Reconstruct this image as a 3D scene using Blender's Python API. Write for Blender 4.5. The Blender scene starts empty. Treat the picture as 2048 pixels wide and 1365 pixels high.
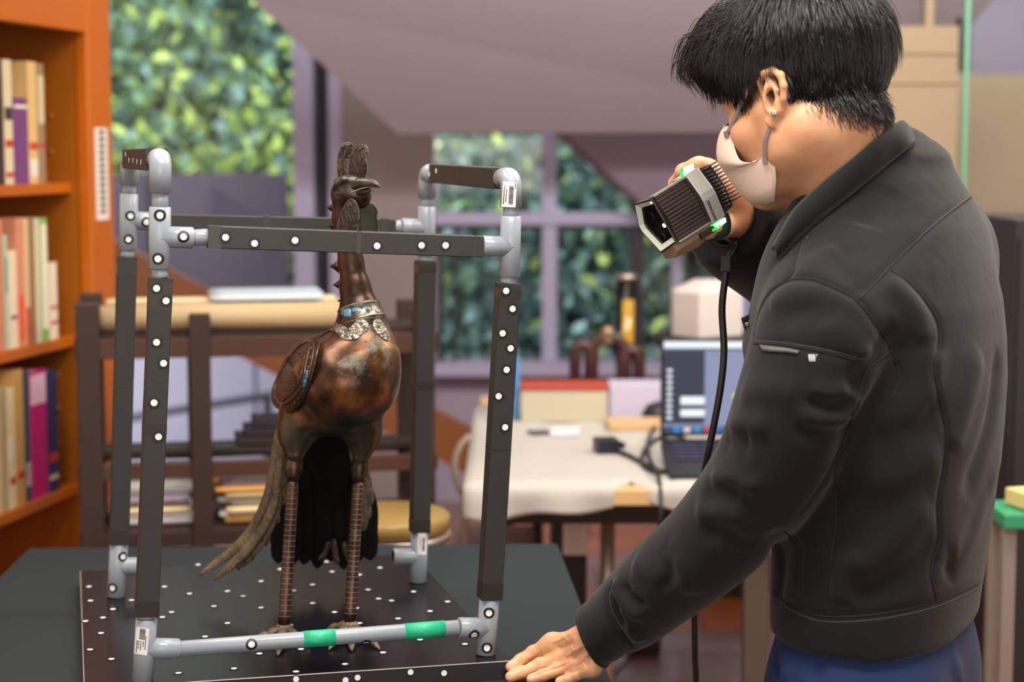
import bpy, bmesh, math, random
import numpy as np
from mathutils import Vector, Matrix
from mathutils.bvhtree import BVHTree
random.seed(7); rng = np.random.default_rng(7)
SC = bpy.context.scene
COL = SC.collection
PI = math.pi

# ------------------------------------------------------------------ camera, sky, lights, exposure
CAM_Z, F_PX, PITCH = 1.48, 3600.0, math.atan(382.0 / 3600.0)
cam_data = bpy.data.cameras.new('camera')
cam = bpy.data.objects.new('camera', cam_data); COL.objects.link(cam)
cam.location = (0, 0, CAM_Z)
cam.rotation_euler = (PI / 2 - PITCH, 0, 0)
cam_data.sensor_width = 36.0
cam_data.lens = 36.0 * F_PX / 2048.0
cam_data.clip_end = 200
cam_data.dof.use_dof = True
cam_data.dof.focus_distance = 2.50
cam_data.dof.aperture_fstop = 3.1
SC.camera = cam

def s2l(c):
    return tuple(((v / 255.0) / 12.92 if v / 255.0 <= 0.04045 else ((v / 255.0 + 0.055) / 1.055) ** 2.4) for v in c)

world = bpy.data.worlds.new('overcast_sky'); SC.world = world
world.use_nodes = True
bg = world.node_tree.nodes['Background']
bg.inputs[0].default_value = (0.80, 0.80, 1.0, 1)
bg.inputs[1].default_value = 6.5

def area(name, loc, size, energy, color, rot=(0, 0, 0)):
    l = bpy.data.lights.new(name, 'AREA'); l.shape = 'RECTANGLE'
    l.size, l.size_y = size; l.energy = energy; l.color = color
    o = bpy.data.objects.new(name, l); o.location = loc; o.rotation_euler = rot
    COL.objects.link(o); return o
WARM = (1.0, 0.89, 0.76); NEUT = (1.0, 0.94, 0.87)
area('ceiling_light_near', (0.1, 1.5, 2.98), (1.5, 0.5), 70, NEUT)
area('ceiling_light_middle', (0.7, 3.0, 2.98), (1.8, 0.4), 56, NEUT)
area('ceiling_light_left', (-1.2, 2.7, 2.98), (0.4, 1.6), 36, WARM)
area('ceiling_light_right', (2.2, 3.4, 2.98), (0.5, 1.8), 56, WARM)
area('rear_fill', (1.0, 3.9, 2.55), (1.8, 0.3), 55, (1.0, 0.95, 0.92), (PI / 2 + .1, 0, 0))  # added fill to brighten the soffit, not a lamp of the room
area('front_fill', (0.3, -1.45, 1.9), (3.2, 1.6), 60, (1.0, 0.95, 0.92), (PI / 2, 0, 0))  # added fill from behind the camera, no window modelled there

SC.view_settings.view_transform = 'Standard'
SC.view_settings.look = 'None'
SC.view_settings.exposure = 0.0
SC.view_settings.gamma = 1.0
SC.view_settings.use_curve_mapping = False

# ------------------------------------------------------------------ measuring: where a sight line meets a depth, height or surface
_fw = Vector((0, math.cos(PITCH), -math.sin(PITCH))); _up = Vector((0, math.sin(PITCH), math.cos(PITCH)))
EYE = Vector((0, 0, CAM_Z))
def ray(px, py):
    return _fw + Vector((1, 0, 0)) * ((px - 1024) / F_PX) - _up * ((py - 682.5) / F_PX)
def at(px, py, Y):
    d = ray(px, py); return EYE + d * (Y / d.y)
def atz(px, py, z):
    d = ray(px, py); return EYE + d * ((z - CAM_Z) / d.z)
def m_px(Y): return Y / F_PX

# ------------------------------------------------------------------ materials
MATS = {}
def mat(name, rgb, rough=0.5, metal=0.0, noise=0.0, nscale=8.0, bump=0.0, bscale=60.0, spec=0.5, emit=None, estr=0.0, rgb2=None, detail=4.0, sheen=0.0, trans=0.0, coat=0.0, srgb=True):
    if name in MATS: return MATS[name]
    m = bpy.data.materials.new(name); m.use_nodes = True
    nt = m.node_tree; b = nt.nodes['Principled BSDF']
    c = s2l(rgb) if srgb else rgb
    b.inputs['Base Color'].default_value = (*c, 1)
    b.inputs['Roughness'].default_value = rough
    b.inputs['Metallic'].default_value = metal
    b.inputs['Specular IOR Level'].default_value = spec
    if sheen: b.inputs['Sheen Weight'].default_value = sheen; b.inputs['Sheen Roughness'].default_value = 0.5
    if coat: b.inputs['Coat Weight'].default_value = coat
    if trans: b.inputs['Transmission Weight'].default_value = trans
    if emit:
        b.inputs['Emission Color'].default_value = (*s2l(emit), 1); b.inputs['Emission Strength'].default_value = estr
    tc = None
    if noise or bump:
        tc = nt.nodes.new('ShaderNodeTexCoord')
    if noise:
        n = nt.nodes.new('ShaderNodeTexNoise'); n.inputs['Scale'].default_value = nscale; n.inputs['Detail'].default_value = detail
        nt.links.new(tc.outputs['Object'], n.inputs['Vector'])
        r = nt.nodes.new('ShaderNodeValToRGB')
        r.color_ramp.elements[0].position = 0.5 - 0.5 * min(1, 0.6); r.color_ramp.elements[1].position = 0.5 + 0.5 * min(1, 0.6)
        c2 = s2l(rgb2) if rgb2 else tuple(v * (1 - noise) for v in c)
        r.color_ramp.elements[0].color = (*c2, 1); r.color_ramp.elements[1].color = (*c, 1)
        nt.links.new(n.outputs['Fac'], r.inputs['Fac']); nt.links.new(r.outputs['Color'], b.inputs['Base Color'])
    if bump:
        n2 = nt.nodes.new('ShaderNodeTexNoise'); n2.inputs['Scale'].default_value = bscale; n2.inputs['Detail'].default_value = 3
        nt.links.new(tc.outputs['Object'], n2.inputs['Vector'])
        bp = nt.nodes.new('ShaderNodeBump'); bp.inputs['Strength'].default_value = bump; bp.inputs['Distance'].default_value = 0.002
        nt.links.new(n2.outputs['Fac'], bp.inputs['Height']); nt.links.new(bp.outputs['Normal'], b.inputs['Normal'])
    MATS[name] = m; return m

def glass_mat(name, tint=(0.95, 0.98, 0.96), gloss=0.06):
    if name in MATS: return MATS[name]
    m = bpy.data.materials.new(name); m.use_nodes = True; nt = m.node_tree; nt.nodes.clear()
    o = nt.nodes.new('ShaderNodeOutputMaterial'); mx = nt.nodes.new('ShaderNodeMixShader')
    t = nt.nodes.new('ShaderNodeBsdfTransparent'); t.inputs[0].default_value = (*tint, 1)
    g = nt.nodes.new('ShaderNodeBsdfGlossy'); g.inputs['Roughness'].default_value = 0.02
    f = nt.nodes.new('ShaderNodeFresnel'); f.inputs[0].default_value = 1.45
    nt.links.new(f.outputs[0], mx.inputs[0]); nt.links.new(t.outputs[0], mx.inputs[1]); nt.links.new(g.outputs[0], mx.inputs[2])
    nt.links.new(mx.outputs[0], o.inputs[0]); MATS[name] = m; return m

# ------------------------------------------------------------------ objects
def link(name, me, parent=None):
    o = bpy.data.objects.new(name, me); COL.objects.link(o)
    if parent is not None: o.parent = parent; 
    return o
def world_to(parent):
    """matrix from world to the parent's local space (parents are built with known world matrices)"""
    M = Matrix.Identity(4); p = parent
    while p is not None:
        M = Matrix.LocRotScale(p.location, p.rotation_euler, p.scale) @ M if False else (Matrix.Translation(p.location) @ p.rotation_euler.to_matrix().to_4x4()) @ M
        p = p.parent
    return M.inverted()
def thing(name, label, cat, loc=(0, 0, 0), rotz=0.0, group=None):
    o = bpy.data.objects.new(name, None); COL.objects.link(o)
    o.empty_display_size = 0.05
    o.location = loc; o.rotation_euler = (0, 0, rotz)
    o['label'] = label; o['category'] = cat
    if group: o['group'] = group
    return o
def tag(o, label, cat, group=None):
    o['label'] = label; o['category'] = cat
    if group: o['group'] = group
    return o

class MB:
    """collects faces with material slots; build() links them as one mesh object (coordinates in world space)"""
    def __init__(s): s.v = []; s.f = []; s.m = []; s.mats = []; s.smooth = []
    def slot(s, m):
        if m not in s.mats: s.mats.append(m)
        return s.mats.index(m)
    def add(s, verts, faces, m, smooth=False):
        k = len(s.v); i = s.slot(m)
        s.v += [tuple(v) for v in verts]
        for f in faces:
            s.f.append(tuple(a + k for a in f)); s.m.append(i); s.smooth.append(smooth)
        return s
    def box(s, c, size, m, rot=None, bevel=0.0):
        hx, hy, hz = (q / 2 for q in size); R = rot if rot is not None else Matrix.Identity(3); c = Vector(c)
        if bevel <= 0:
            vs = [c + R @ Vector((x * hx, y * hy, z * hz)) for x in (-1, 1) for y in (-1, 1) for z in (-1, 1)]
            fs = [(0, 1, 3, 2), (4, 6, 7, 5), (0, 4, 5, 1), (2, 3, 7, 6), (0, 2, 6, 4), (1, 5, 7, 3)]
            return s.add(vs, fs, m)
        bm = bmesh.new(); bmesh.ops.create_cube(bm, size=1)
        for v in bm.verts: v.co = Vector((v.co.x * size[0], v.co.y * size[1], v.co.z * size[2]))
        bmesh.ops.bevel(bm, geom=bm.edges[:], offset=bevel, segments=2, affect='EDGES', profile=0.6)
        bm.verts.index_update()
        vs = [c + R @ v.co for v in bm.verts]; fs = [[v.index for v in f.verts] for f in bm.faces]; bm.free()
        return s.add(vs, fs, m, False)
    def quadbox(s, p, m):
        """8 corners: bottom 4 (ccw), top 4"""
        return s.add(p, [(3, 2, 1, 0), (4, 5, 6, 7), (0, 1, 5, 4), (1, 2, 6, 5), (2, 3, 7, 6), (3, 0, 4, 7)], m)
    def tube(s, pts, rad, m, sides=10, cap=True, smooth=True, flat=1.0, upv=None):
        pts = [Vector(p) for p in pts]; n = len(pts)
        rads = rad if hasattr(rad, '__len__') else [rad] * n
        T = []
        for i in range(n):
            a = pts[max(i - 1, 0)]; b = pts[min(i + 1, n - 1)]; t = (b - a); T.append(t.normalized() if t.length > 1e-9 else Vector((0, 0, 1)))
        u = Vector(upv) if upv is not None else (Vector((0, 0, 1)) if abs(T[0].z) < 0.9 else Vector((0, 1, 0)))
        vs = []; fs = []
        for i in range(n):
            u = (u - T[i] * u.dot(T[i])); u = u.normalized() if u.length > 1e-6 else T[i].orthogonal().normalized()
            w = T[i].cross(u)
            for k in range(sides):
                a = 2 * PI * k / sides
                vs.append(pts[i] + u * (math.cos(a) * rads[i] * flat) + w * (math.sin(a) * rads[i]))
        for i in range(n - 1):
            for k in range(sides):
                k2 = (k + 1) % sides
                fs.append((i * sides + k, i * sides + k2, (i + 1) * sides + k2, (i + 1) * sides + k))
        if cap:
            fs.append(tuple(range(sides))[::-1]); fs.append(tuple((n - 1) * sides + k for k in range(sides)))
        return s.add(vs, fs, m, smooth)
    def lathe(s, axis_o, axis_d, prof, m, sides=20, smooth=True, cap=True, u=None):
        """prof: (distance along axis, radius)"""
        d = Vector(axis_d).normalized(); u = (Vector(u) if u is not None else d.orthogonal()).normalized(); w = d.cross(u); o = Vector(axis_o)
        vs = []; fs = []
        for (h, r) in prof:
            for k in range(sides):
                a = 2 * PI * k / sides; vs.append(o + d * h + (u * math.cos(a) + w * math.sin(a)) * r)
        for i in range(len(prof) - 1):
            for k in range(sides):
                k2 = (k + 1) % sides; fs.append((i * sides + k, i * sides + k2, (i + 1) * sides + k2, (i + 1) * sides + k))
        if cap:
            fs.append(tuple(range(sides))[::-1]); fs.append(tuple((len(prof) - 1) * sides + k for k in range(sides)))
        return s.add(vs, fs, m, smooth)
    def prism(s, outline, depth_vec, m, m_side=None):
        """extrude a 3-D planar outline by depth_vec"""
        n = len(outline); a = [Vector(p) for p in outline]; b = [p + Vector(depth_vec) for p in a]
        s.add(a + b, [tuple(range(n)), tuple(range(n, 2 * n))[::-1]], m)
        s.add(a + b, [(i, i + n, (i + 1) % n + n, (i + 1) % n) for i in range(n)], m_side or m)
        return s
    def grid(s, rows, m, smooth=True, closed=False):
        r = len(rows); c = len(rows[0]); vs = [p for row in rows for p in row]; fs = []
        for i in range(r - 1):
            for k in range(c if closed else c - 1):
                k2 = (k + 1) % c
                fs.append((i * c + k, i * c + k2, (i + 1) * c + k2, (i + 1) * c + k))
        return s.add(vs, fs, m, smooth)
    def slab(s, rows, thick, m, smooth=True):
        """a grid surface given thickness along its normals (both sides and rim)"""
        P = np.array([[tuple(p) for p in row] for row in rows]); r, c, _ = P.shape
        du = np.gradient(P, axis=1); dv = np.gradient(P, axis=0); N = np.cross(du, dv); N /= (np.linalg.norm(N, axis=2, keepdims=True) + 1e-12)
        Q = P - N * thick; vs = np.concatenate([P.reshape(-1, 3), Q.reshape(-1, 3)]); k = r * c; fs = []
        for i in range(r - 1):
            for j in range(c - 1):
                a = i * c + j; fs.append((a, a + 1, a + c + 1, a + c)); fs.append((a + k, a + c + k, a + c + 1 + k, a + 1 + k))
        rim = [j for j in range(c)] + [i * c + c - 1 for i in range(1, r)] + [(r - 1) * c + j for j in range(c - 2, -1, -1)] + [i * c for i in range(r - 2, 0, -1)]
        for i in range(len(rim)):
            a, b = rim[i], rim[(i + 1) % len(rim)]; fs.append((b, a, a + k, b + k))
        return s.add(vs.tolist(), fs, m, smooth)
    def build(s, name, parent=None, kind=None, recalc=True):
        me = bpy.data.meshes.new(name)
        V = s.v
        if parent is not None:
            W = world_to(parent); V = [tuple(W @ Vector(v)) for v in V]
        me.from_pydata(V, [], s.f)
        for m in s.mats: me.materials.append(m)
        if len(s.f):
            me.polygons.foreach_set('material_index', s.m); me.polygons.foreach_set('use_smooth', s.smooth)
        if recalc:
            bm = bmesh.new(); bm.from_mesh(me); bmesh.ops.recalc_face_normals(bm, faces=bm.faces); bm.to_mesh(me); bm.free()
        me.update()
        o = link(name, me, parent)
        if kind: o['kind'] = kind
        return o

def np_obj(name, V, F, m, parent=None, smooth=True):
    """fast mesh from arrays (triangles or quads), world coordinates"""
    V = np.asarray(V, np.float32); F = np.asarray(F, np.int32)
    if parent is not None:
        W = np.array(world_to(parent)); V = (V @ W[:3, :3].T + W[:3, 3]).astype(np.float32)
    me = bpy.data.meshes.new(name); me.vertices.add(len(V)); me.vertices.foreach_set('co', V.ravel())
    k = F.shape[1]; me.loops.add(F.size); me.loops.foreach_set('vertex_index', F.ravel())
    me.polygons.add(len(F)); me.polygons.foreach_set('loop_start', np.arange(len(F), dtype=np.int32) * k)
    me.polygons.foreach_set('use_smooth', np.ones(len(F), bool) if smooth else np.zeros(len(F), bool))
    me.update(calc_edges=True); me.validate()
    for q in (m if isinstance(m, (list, tuple)) else [m]): me.materials.append(q)
    return link(name, me, parent)

def copy_tree(o, parent=None):
    c = o.copy(); COL.objects.link(c); c.parent = parent if parent is not None else o.parent if o.parent is None else parent
    for ch in list(o.children): copy_tree(ch, c)
    return c

# ------------------------------------------------------------------ signed distance modelling
class SDF:
    def __init__(s, lo, hi, h):
        s.lo = np.array(lo, float); s.h = h; s.n = np.ceil((np.array(hi, float) - s.lo) / h).astype(int) + 1
        s.D = np.full(s.n, 0.05, np.float32)
        s.ax = [s.lo[i] + np.arange(s.n[i]) * h for i in range(3)]
    def region(s, lo, hi):
        i0 = np.clip(np.floor((np.array(lo) - s.lo) / s.h).astype(int), 0, s.n); i1 = np.clip(np.ceil((np.array(hi) - s.lo) / s.h).astype(int) + 1, 0, s.n)
        if (i1 <= i0).any(): return None, None
        sl = tuple(slice(a, b) for a, b in zip(i0, i1))
        g = np.meshgrid(*[s.ax[i][sl[i]] for i in range(3)], indexing='ij')
        return sl, np.stack(g, -1).astype(np.float32)
    def put(s, d, sl, k, mode):
        D = s.D[sl]; d = d.astype(np.float32)
        if mode == 'sub': d = -d
        if k <= 0: r = np.minimum(D, d) if mode == 'add' else np.maximum(D, d)
        else:
            h = np.maximum(k - np.abs(D - d), 0) / k
            r = np.minimum(D, d) - h * h * k / 4 if mode == 'add' else np.maximum(D, d) + h * h * k / 4
        s.D[sl] = r
    def cone(s, a, b, ra, rb, k=0.0, mode='add', flat=None):
        a = np.array(a, float); b = np.array(b, float); R = max(ra, rb) + k + 3 * s.h + 0.004
        sl, P = s.region(np.minimum(a, b) - R, np.maximum(a, b) + R)
        if sl is None: return s
        ab = b - a; L = ab @ ab + 1e-12; q = P - a; t = np.clip(q @ ab / L, 0, 1)
        w = q - t[..., None] * ab
        if flat is not None:   # (axis, factor): squash along an axis
            ax = np.array(flat[0], float); ax /= np.linalg.norm(ax); c = w @ ax; w = w + (c * (1.0 / flat[1] - 1.0))[..., None] * ax
        s.put(np.linalg.norm(w, axis=-1) - (ra + (rb - ra) * t), sl, k, mode); return s
    def chain(s, pts, rad, k=0.0, mode='add', flat=None):
        for i in range(len(pts) - 1): s.cone(pts[i], pts[i + 1], rad[i], rad[i + 1], k, mode, flat)
        return s
    def ell(s, c, r, k=0.0, R=None, mode='add'):
        c = np.array(c, float); r = np.array(r, float); M = max(r) + k + 3 * s.h + 0.004
        sl, P = s.region(c - M, c + M)
        if sl is None: return s
        q = P - c
        if R is not None: q = q @ np.array(R, float)       # columns of R: local axes in world
        k0 = np.linalg.norm(q / r, axis=-1); k1 = np.linalg.norm(q / (r * r), axis=-1) + 1e-9
        s.put(k0 * (k0 - 1) / k1, sl, k, mode); return s
    def slices(s, Z, C, A, B, ang, k=0.0, p=2.4, mode='add'):
        """stack of super-ellipses along z: centres C (x,y), semi-axes A along angle ang, B across"""
        Z = np.array(Z, float); o = np.argsort(Z); Z = Z[o]; C = np.array(C, float)[o]; A = np.array(A, float)[o]; B = np.array(B, float)[o]
        M = max(A.max(), B.max()) + k + 0.03
        sl, P = s.region((C[:, 0].min() - M, C[:, 1].min() - M, Z[0] - k - 0.03), (C[:, 0].max() + M, C[:, 1].max() + M, Z[-1] + k + 0.03))
        z = P[..., 2]; zz = np.clip(z, Z[0], Z[-1])
        it = lambda v: np.interp(zz, Z, v)
        x = P[..., 0] - it(C[:, 0]); y = P[..., 1] - it(C[:, 1]); a = it(A); b = it(B)
        u = x * math.cos(ang) + y * math.sin(ang); v = -x * math.sin(ang) + y * math.cos(ang)
        q = (np.abs(u / a) ** p + np.abs(v / b) ** p) ** (1.0 / p)
        d = (q - 1) * np.minimum(a, b)
        dz = np.maximum(Z[0] - z, z - Z[-1])
        s.put(np.maximum(d, dz), sl, k, mode); return s
    def plane_cut(s, p, n, k=0.0):
        """remove everything on the side the normal points to"""
        n = np.array(n, float); n /= np.linalg.norm(n); g = np.meshgrid(*s.ax, indexing='ij')
        d = sum((g[i] - p[i]) * n[i] for i in range(3)); s.put(-d, (slice(None),) * 3, k, 'sub'); return s
    def mesh(s, smooth=1):
        D = s.D; n = D.shape
        inside = D < 0
        # cells
        c = np.zeros(tuple(q - 1 for q in n), np.int8)
        for dx in (0, 1):
            for dy in (0, 1):
                for dz in (0, 1): c += inside[dx:n[0] - 1 + dx, dy:n[1] - 1 + dy, dz:n[2] - 1 + dz]
        act = (c > 0) & (c < 8); idx = np.full(c.shape, -1, np.int32); I = np.argwhere(act); idx[act] = np.arange(len(I))
        acc = np.zeros((len(I), 3)); cnt = np.zeros(len(I))
        corners = [(a, b, e) for a in (0, 1) for b in (0, 1) for e in (0, 1)]
        val = {q: D[I[:, 0] + q[0], I[:, 1] + q[1], I[:, 2] + q[2]] for q in corners}
        for q in corners:
            for ax in range(3):
                if q[ax] == 0:
                    r = list(q); r[ax] = 1; r = tuple(r); a = val[q]; b = val[r]; m = (a < 0) != (b < 0)
                    t = np.where(m, a / np.where(m, a - b, 1), 0); p = np.array(q, float)[None].repeat(len(I), 0); p[:, ax] = t
                    acc[m] += p[m]; cnt[m] += 1
        V = s.lo + (I + acc / cnt[:, None]) * s.h
        F = []
        for ax in range(3):
            u, v = (ax + 1) % 3, (ax + 2) % 3
            sl0 = [slice(None)] * 3; sl1 = [slice(None)] * 3; sl0[ax] = slice(0, n[ax] - 1); sl1[ax] = slice(1, n[ax])
            e = inside[tuple(sl0)] != inside[tuple(sl1)]; first_in = inside[tuple(sl0)]
            E = np.argwhere(e); ok = (E[:, u] > 0) & (E[:, v] > 0) & (E[:, u] < n[u] - 1) & (E[:, v] < n[v] - 1); E = E[ok]
            fi = first_in[E[:, 0], E[:, 1], E[:, 2]]
            def cell(du, dv):
                q = E.copy(); q[:, u] -= du; q[:, v] -= dv; return idx[q[:, 0], q[:, 1], q[:, 2]]
            a, b, c_, d = cell(1, 1), cell(0, 1), cell(0, 0), cell(1, 0)
            q = np.stack([a, b, c_, d], 1); q[~fi] = q[~fi][:, ::-1]; F.append(q)
        F = np.concatenate(F); F = F[(F >= 0).all(1)]
        for _ in range(smooth):
            S = np.zeros_like(V); N = np.zeros(len(V))
            for i in range(4):
                np.add.at(S, F[:, i], V[F[:, (i + 1) % 4]] + V[F[:, (i + 3) % 4]]); np.add.at(N, F[:, i], 2)
            V = V * 0.5 + 0.5 * S / np.maximum(N, 1)[:, None]
        return V, F

def normals(V, F):
    n = np.cross(V[F[:, 2]] - V[F[:, 0]], V[F[:, -1]] - V[F[:, 1]]); N = np.zeros_like(V)
    for i in range(F.shape[1]): np.add.at(N, F[:, i], n)
    return N / (np.linalg.norm(N, axis=1, keepdims=True) + 1e-12)
def bvh_of(V, F): return BVHTree.FromPolygons([tuple(v) for v in V], [tuple(f) for f in F])
def hit(bvh, px, py, lift=0.0):
    """first point of a surface on the sight line (to lay seams, dots and folds on it)"""
    r = bvh.ray_cast(EYE, ray(px, py).normalized())
    if r[0] is None: return None, None
    n = r[1] if r[1].dot(ray(px, py)) < 0 else -r[1]
    return r[0] + n * lift, n
def ridge(V, N, pts, width, amp):
    """displace vertices along their normals around a polyline (cloth folds, grooves)"""
    P = np.array([tuple(p) for p in pts]); lo = P.min(0) - 3 * width; hi = P.max(0) + 3 * width
    sel = np.where(((V > lo) & (V < hi)).all(1))[0]
    if not len(sel): return
    q = V[sel]; best = np.full(len(sel), 9.0); T = np.zeros(len(sel)); tot = len(P) - 1
    for i in range(tot):
        ab = P[i + 1] - P[i]; t = np.clip(((q - P[i]) @ ab) / (ab @ ab + 1e-12), 0, 1); d = np.linalg.norm(q - P[i] - t[:, None] * ab, axis=1)
        m = d < best; best[m] = d[m]; T[m] = (i + t[m]) / tot
    fade = np.clip(np.minimum(T, 1 - T) * 5 + 0.15, 0, 1)
    V[sel] += N[sel] * (amp * fade * np.exp(-(best / width) ** 2))[:, None]
def interp(pts, n):
    """Catmull-Rom through points"""
    P = [Vector(p) for p in pts]; out = []
    m = len(P) - 1
    for i in range(n):
        t = i / (n - 1) * m; k = min(int(t), m - 1); t -= k
        p0, p1, p2, p3 = P[max(k - 1, 0)], P[k], P[k + 1], P[min(k + 2, m)]
        out.append(0.5 * ((2 * p1) + (p2 - p0) * t + (2 * p0 - 5 * p1 + 4 * p2 - p3) * t * t + (3 * p1 - p0 - 3 * p2 + p3) * t ** 3))
    return out
def frame(d, up=(0, 0, 1)):
    d = Vector(d).normalized(); u = Vector(up); u = (u - d * u.dot(d)).normalized(); return Matrix((d, u, d.cross(u))).transposed()

# ================================================================== the setting
def struct(name, mb, parent=None, **k):
    o = mb.build(name, parent, **k)
    if parent is None: o['kind'] = 'structure'
    return o
M_wall = mat('warm white plaster', (214, 206, 196), 0.85)
M_pier = mat('brown grey plaster', (158, 146, 146), 0.85, noise=0.12, nscale=3)
M_ceil = mat('white ceiling', (232, 228, 222), 0.9)
M_soffit = mat('taupe painted soffit', (228, 226, 240), 0.8)
M_soffit_edge = mat('rose painted edge', (140, 112, 112), 0.8)
M_lav = mat('pale painted metal', (178, 172, 205), 0.45)
M_dark = mat('dark window metal', (38, 34, 46), 0.5)
M_floor = mat('orange wood floor', (200, 116, 40), 0.32, noise=0.35, nscale=5, rgb2=(140, 74, 40), coat=0.3)
M_joint = mat('dark floor joint', (70, 36, 20), 0.7)
M_panel = mat('pale plywood', (150, 128, 101), 0.6, noise=0.1, nscale=2.2)
M_glass = glass_mat('window glass')
M_gglass = glass_mat('green edged glass', (0.96, 0.985, 0.97))
M_gedge = mat('green glass edge', (92, 138, 112), 0.2)

BACK = 7.5
def X(px, Y=BACK): return at(px, 300, Y).x
def Z(py, Y=BACK): return at(1024, py, Y).z
L, R_, FRONT, TOP = -2.4, 3.3, -1.6, 3.1

# floor made of wide boards
fl = MB(); fl.box(((L + R_) / 2, (FRONT + BACK) / 2, -0.03), (R_ - L + .2, BACK - FRONT + .2, 0.05), M_joint)
floor = struct('floor', fl)
M_floor2 = mat('mauve brown floor band', (150, 112, 104), 0.3, noise=0.25, nscale=5, coat=.2); n_row = 20  # second board colour, alternating with the orange in wide bands
plank_me = None
for i in range(n_row):
    y0 = 2.2 + i * 0.27
    off = (i % 3) * 0.45
    for k in range(5):
        x0 = L + off + k * 1.2 - 0.6; x1 = min(x0 + 1.194, R_); x0 = max(x0, L)
        if x1 - x0 < 0.05 or x1 < -1.6 or x0 > 2.6: continue
        p = MB().box(((x0 + x1) / 2, y0 + 0.135, -0.003), (x1 - x0, 0.264, 0.012), M_floor if math.floor((y0 + .135 - 4.83) / .54) % 2 else M_floor2).build('plank', floor, recalc=False)

w = MB(); w.box((L - .05, (FRONT + BACK) / 2, TOP / 2), (0.1, BACK - FRONT, TOP), M_wall); struct('wall_left', w)
w = MB(); w.box((R_ + .05, (FRONT + BACK) / 2, TOP / 2), (0.1, BACK - FRONT, TOP), M_wall); struct('wall_right', w)
w = MB(); w.box(((L + R_) / 2, FRONT - .05, TOP / 2), (R_ - L + .2, 0.1, TOP), M_wall); struct('wall_front', w)
w = MB(); w.box(((L + R_) / 2, (FRONT + BACK) / 2, TOP + .05), (R_ - L + .2, BACK - FRONT + .2, 0.1), M_ceil); struct('ceiling', w)

# rear wall: glazing on the left, a pier, glazing over a low wall
w = MB()
w.box(((X(685) + X(868)) / 2, BACK + .1, TOP / 2), (X(868) - X(685), 0.26, TOP), M_pier)
w.box(((X(1500) + R_) / 2, BACK + .1, TOP / 2), (R_ - X(1500), 0.2, TOP), M_lav)
w.box(((L + X(200)) / 2, BACK + .1, TOP / 2), (X(200) - L, 0.2, TOP), M_wall)
zs = Z(742)
M_low = mat('mauve low wall', (164, 152, 174), 0.7)
w.box(((X(868) + X(1500)) / 2, BACK + .1, zs / 2), (X(1500) - X(868), 0.2, zs), M_low)
struct('wall_rear', w)
t = MB(); t.box(((X(868) + X(1500)) / 2, BACK - .06, zs + .02), (X(1500) - X(868), 0.16, 0.05), M_lav); struct('trim_1', t)

f = MB()
f.box(((X(590) + X(630)) / 2, BACK, TOP / 2), (X(630) - X(590), 0.12, TOP), M_lav)
f.box(((X(630) + X(660)) / 2, BACK + .08, TOP / 2), (X(660) - X(630), 0.06, TOP), M_dark)  # gap between the posts: its shade is put into the dark colour
f.box(((X(660) + X(686)) / 2, BACK, TOP / 2), (X(686) - X(660), 0.12, TOP), M_lav)
f.box(((X(205) + X(590)) / 2, BACK, 0.04), (X(590) - X(205), 0.1, 0.08), M_dark)
win1 = struct('window_1', f)
MB().box(((X(205) + X(590)) / 2, BACK + .03, TOP / 2 + .04), (X(590) - X(205), 0.008, TOP - .08), M_glass).build('pane', win1)
f = MB()
f.box(((X(868) + X(1500)) / 2, BACK, Z(437)), (X(1500) - X(868), 0.09, 0.05), M_lav)
f.box(((X(868) + X(1500)) / 2, BACK + .01, Z(455)), (X(1500) - X(868), 0.05, 0.016), M_dark)
for a, b, m, z1 in ((1085, 1114, M_lav, TOP), (872, 884, M_dark, Z(455)), (905, 914, M_dark, Z(455)), (1262, 1288, M_dark, Z(455)), (1345, 1366, M_lav, TOP), (1374, 1398, M_dark, TOP)):
    f.box(((X(a) + X(b)) / 2, BACK + .01, (zs + z1) / 2), (X(b) - X(a), 0.07, z1 - zs), m)
win2 = struct('window_2', f)
for a, b in ((868, 1085), (1114, 1345), (1398, 1500)):
    MB().box(((X(a) + X(b)) / 2, BACK + .06, (zs + TOP) / 2), (X(b) - X(a), 0.008, TOP - zs), M_glass).build('pane', win2)

# sloping soffits of the stair above
def slab(name, corners, n_vec, m, m_edge):
    mb = MB(); a = [Vector(c) for c in corners]; b = [c + Vector(n_vec) for c in a]; n = len(a)
    mb.add(a + b, [tuple(range(n)), tuple(range(n, 2 * n))[::-1]], m)
    mb.add(a + b, [(i, i + n, (i + 1) % n + n, (i + 1) % n) for i in range(n)], m_edge)
    return struct(name, mb)
slab('soffit', [at(795, 268, 6.8), at(505, 0, 5.9), at(300, -190, 5.35), at(2150, -190, 5.35), at(1760, 262, 6.8)], (-0.035, 0.09, 0.04), M_soffit, M_soffit_edge)
slab('soffit', [at(1120, 262, 7.2), at(1390, 500, 7.25), at(1700, 520, 7.25), at(1700, 255, 7.2)], (-0.035, 0.05, 0.0), mat('mauve soffit', (132, 116, 132), 0.8), M_soffit_edge)

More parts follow.
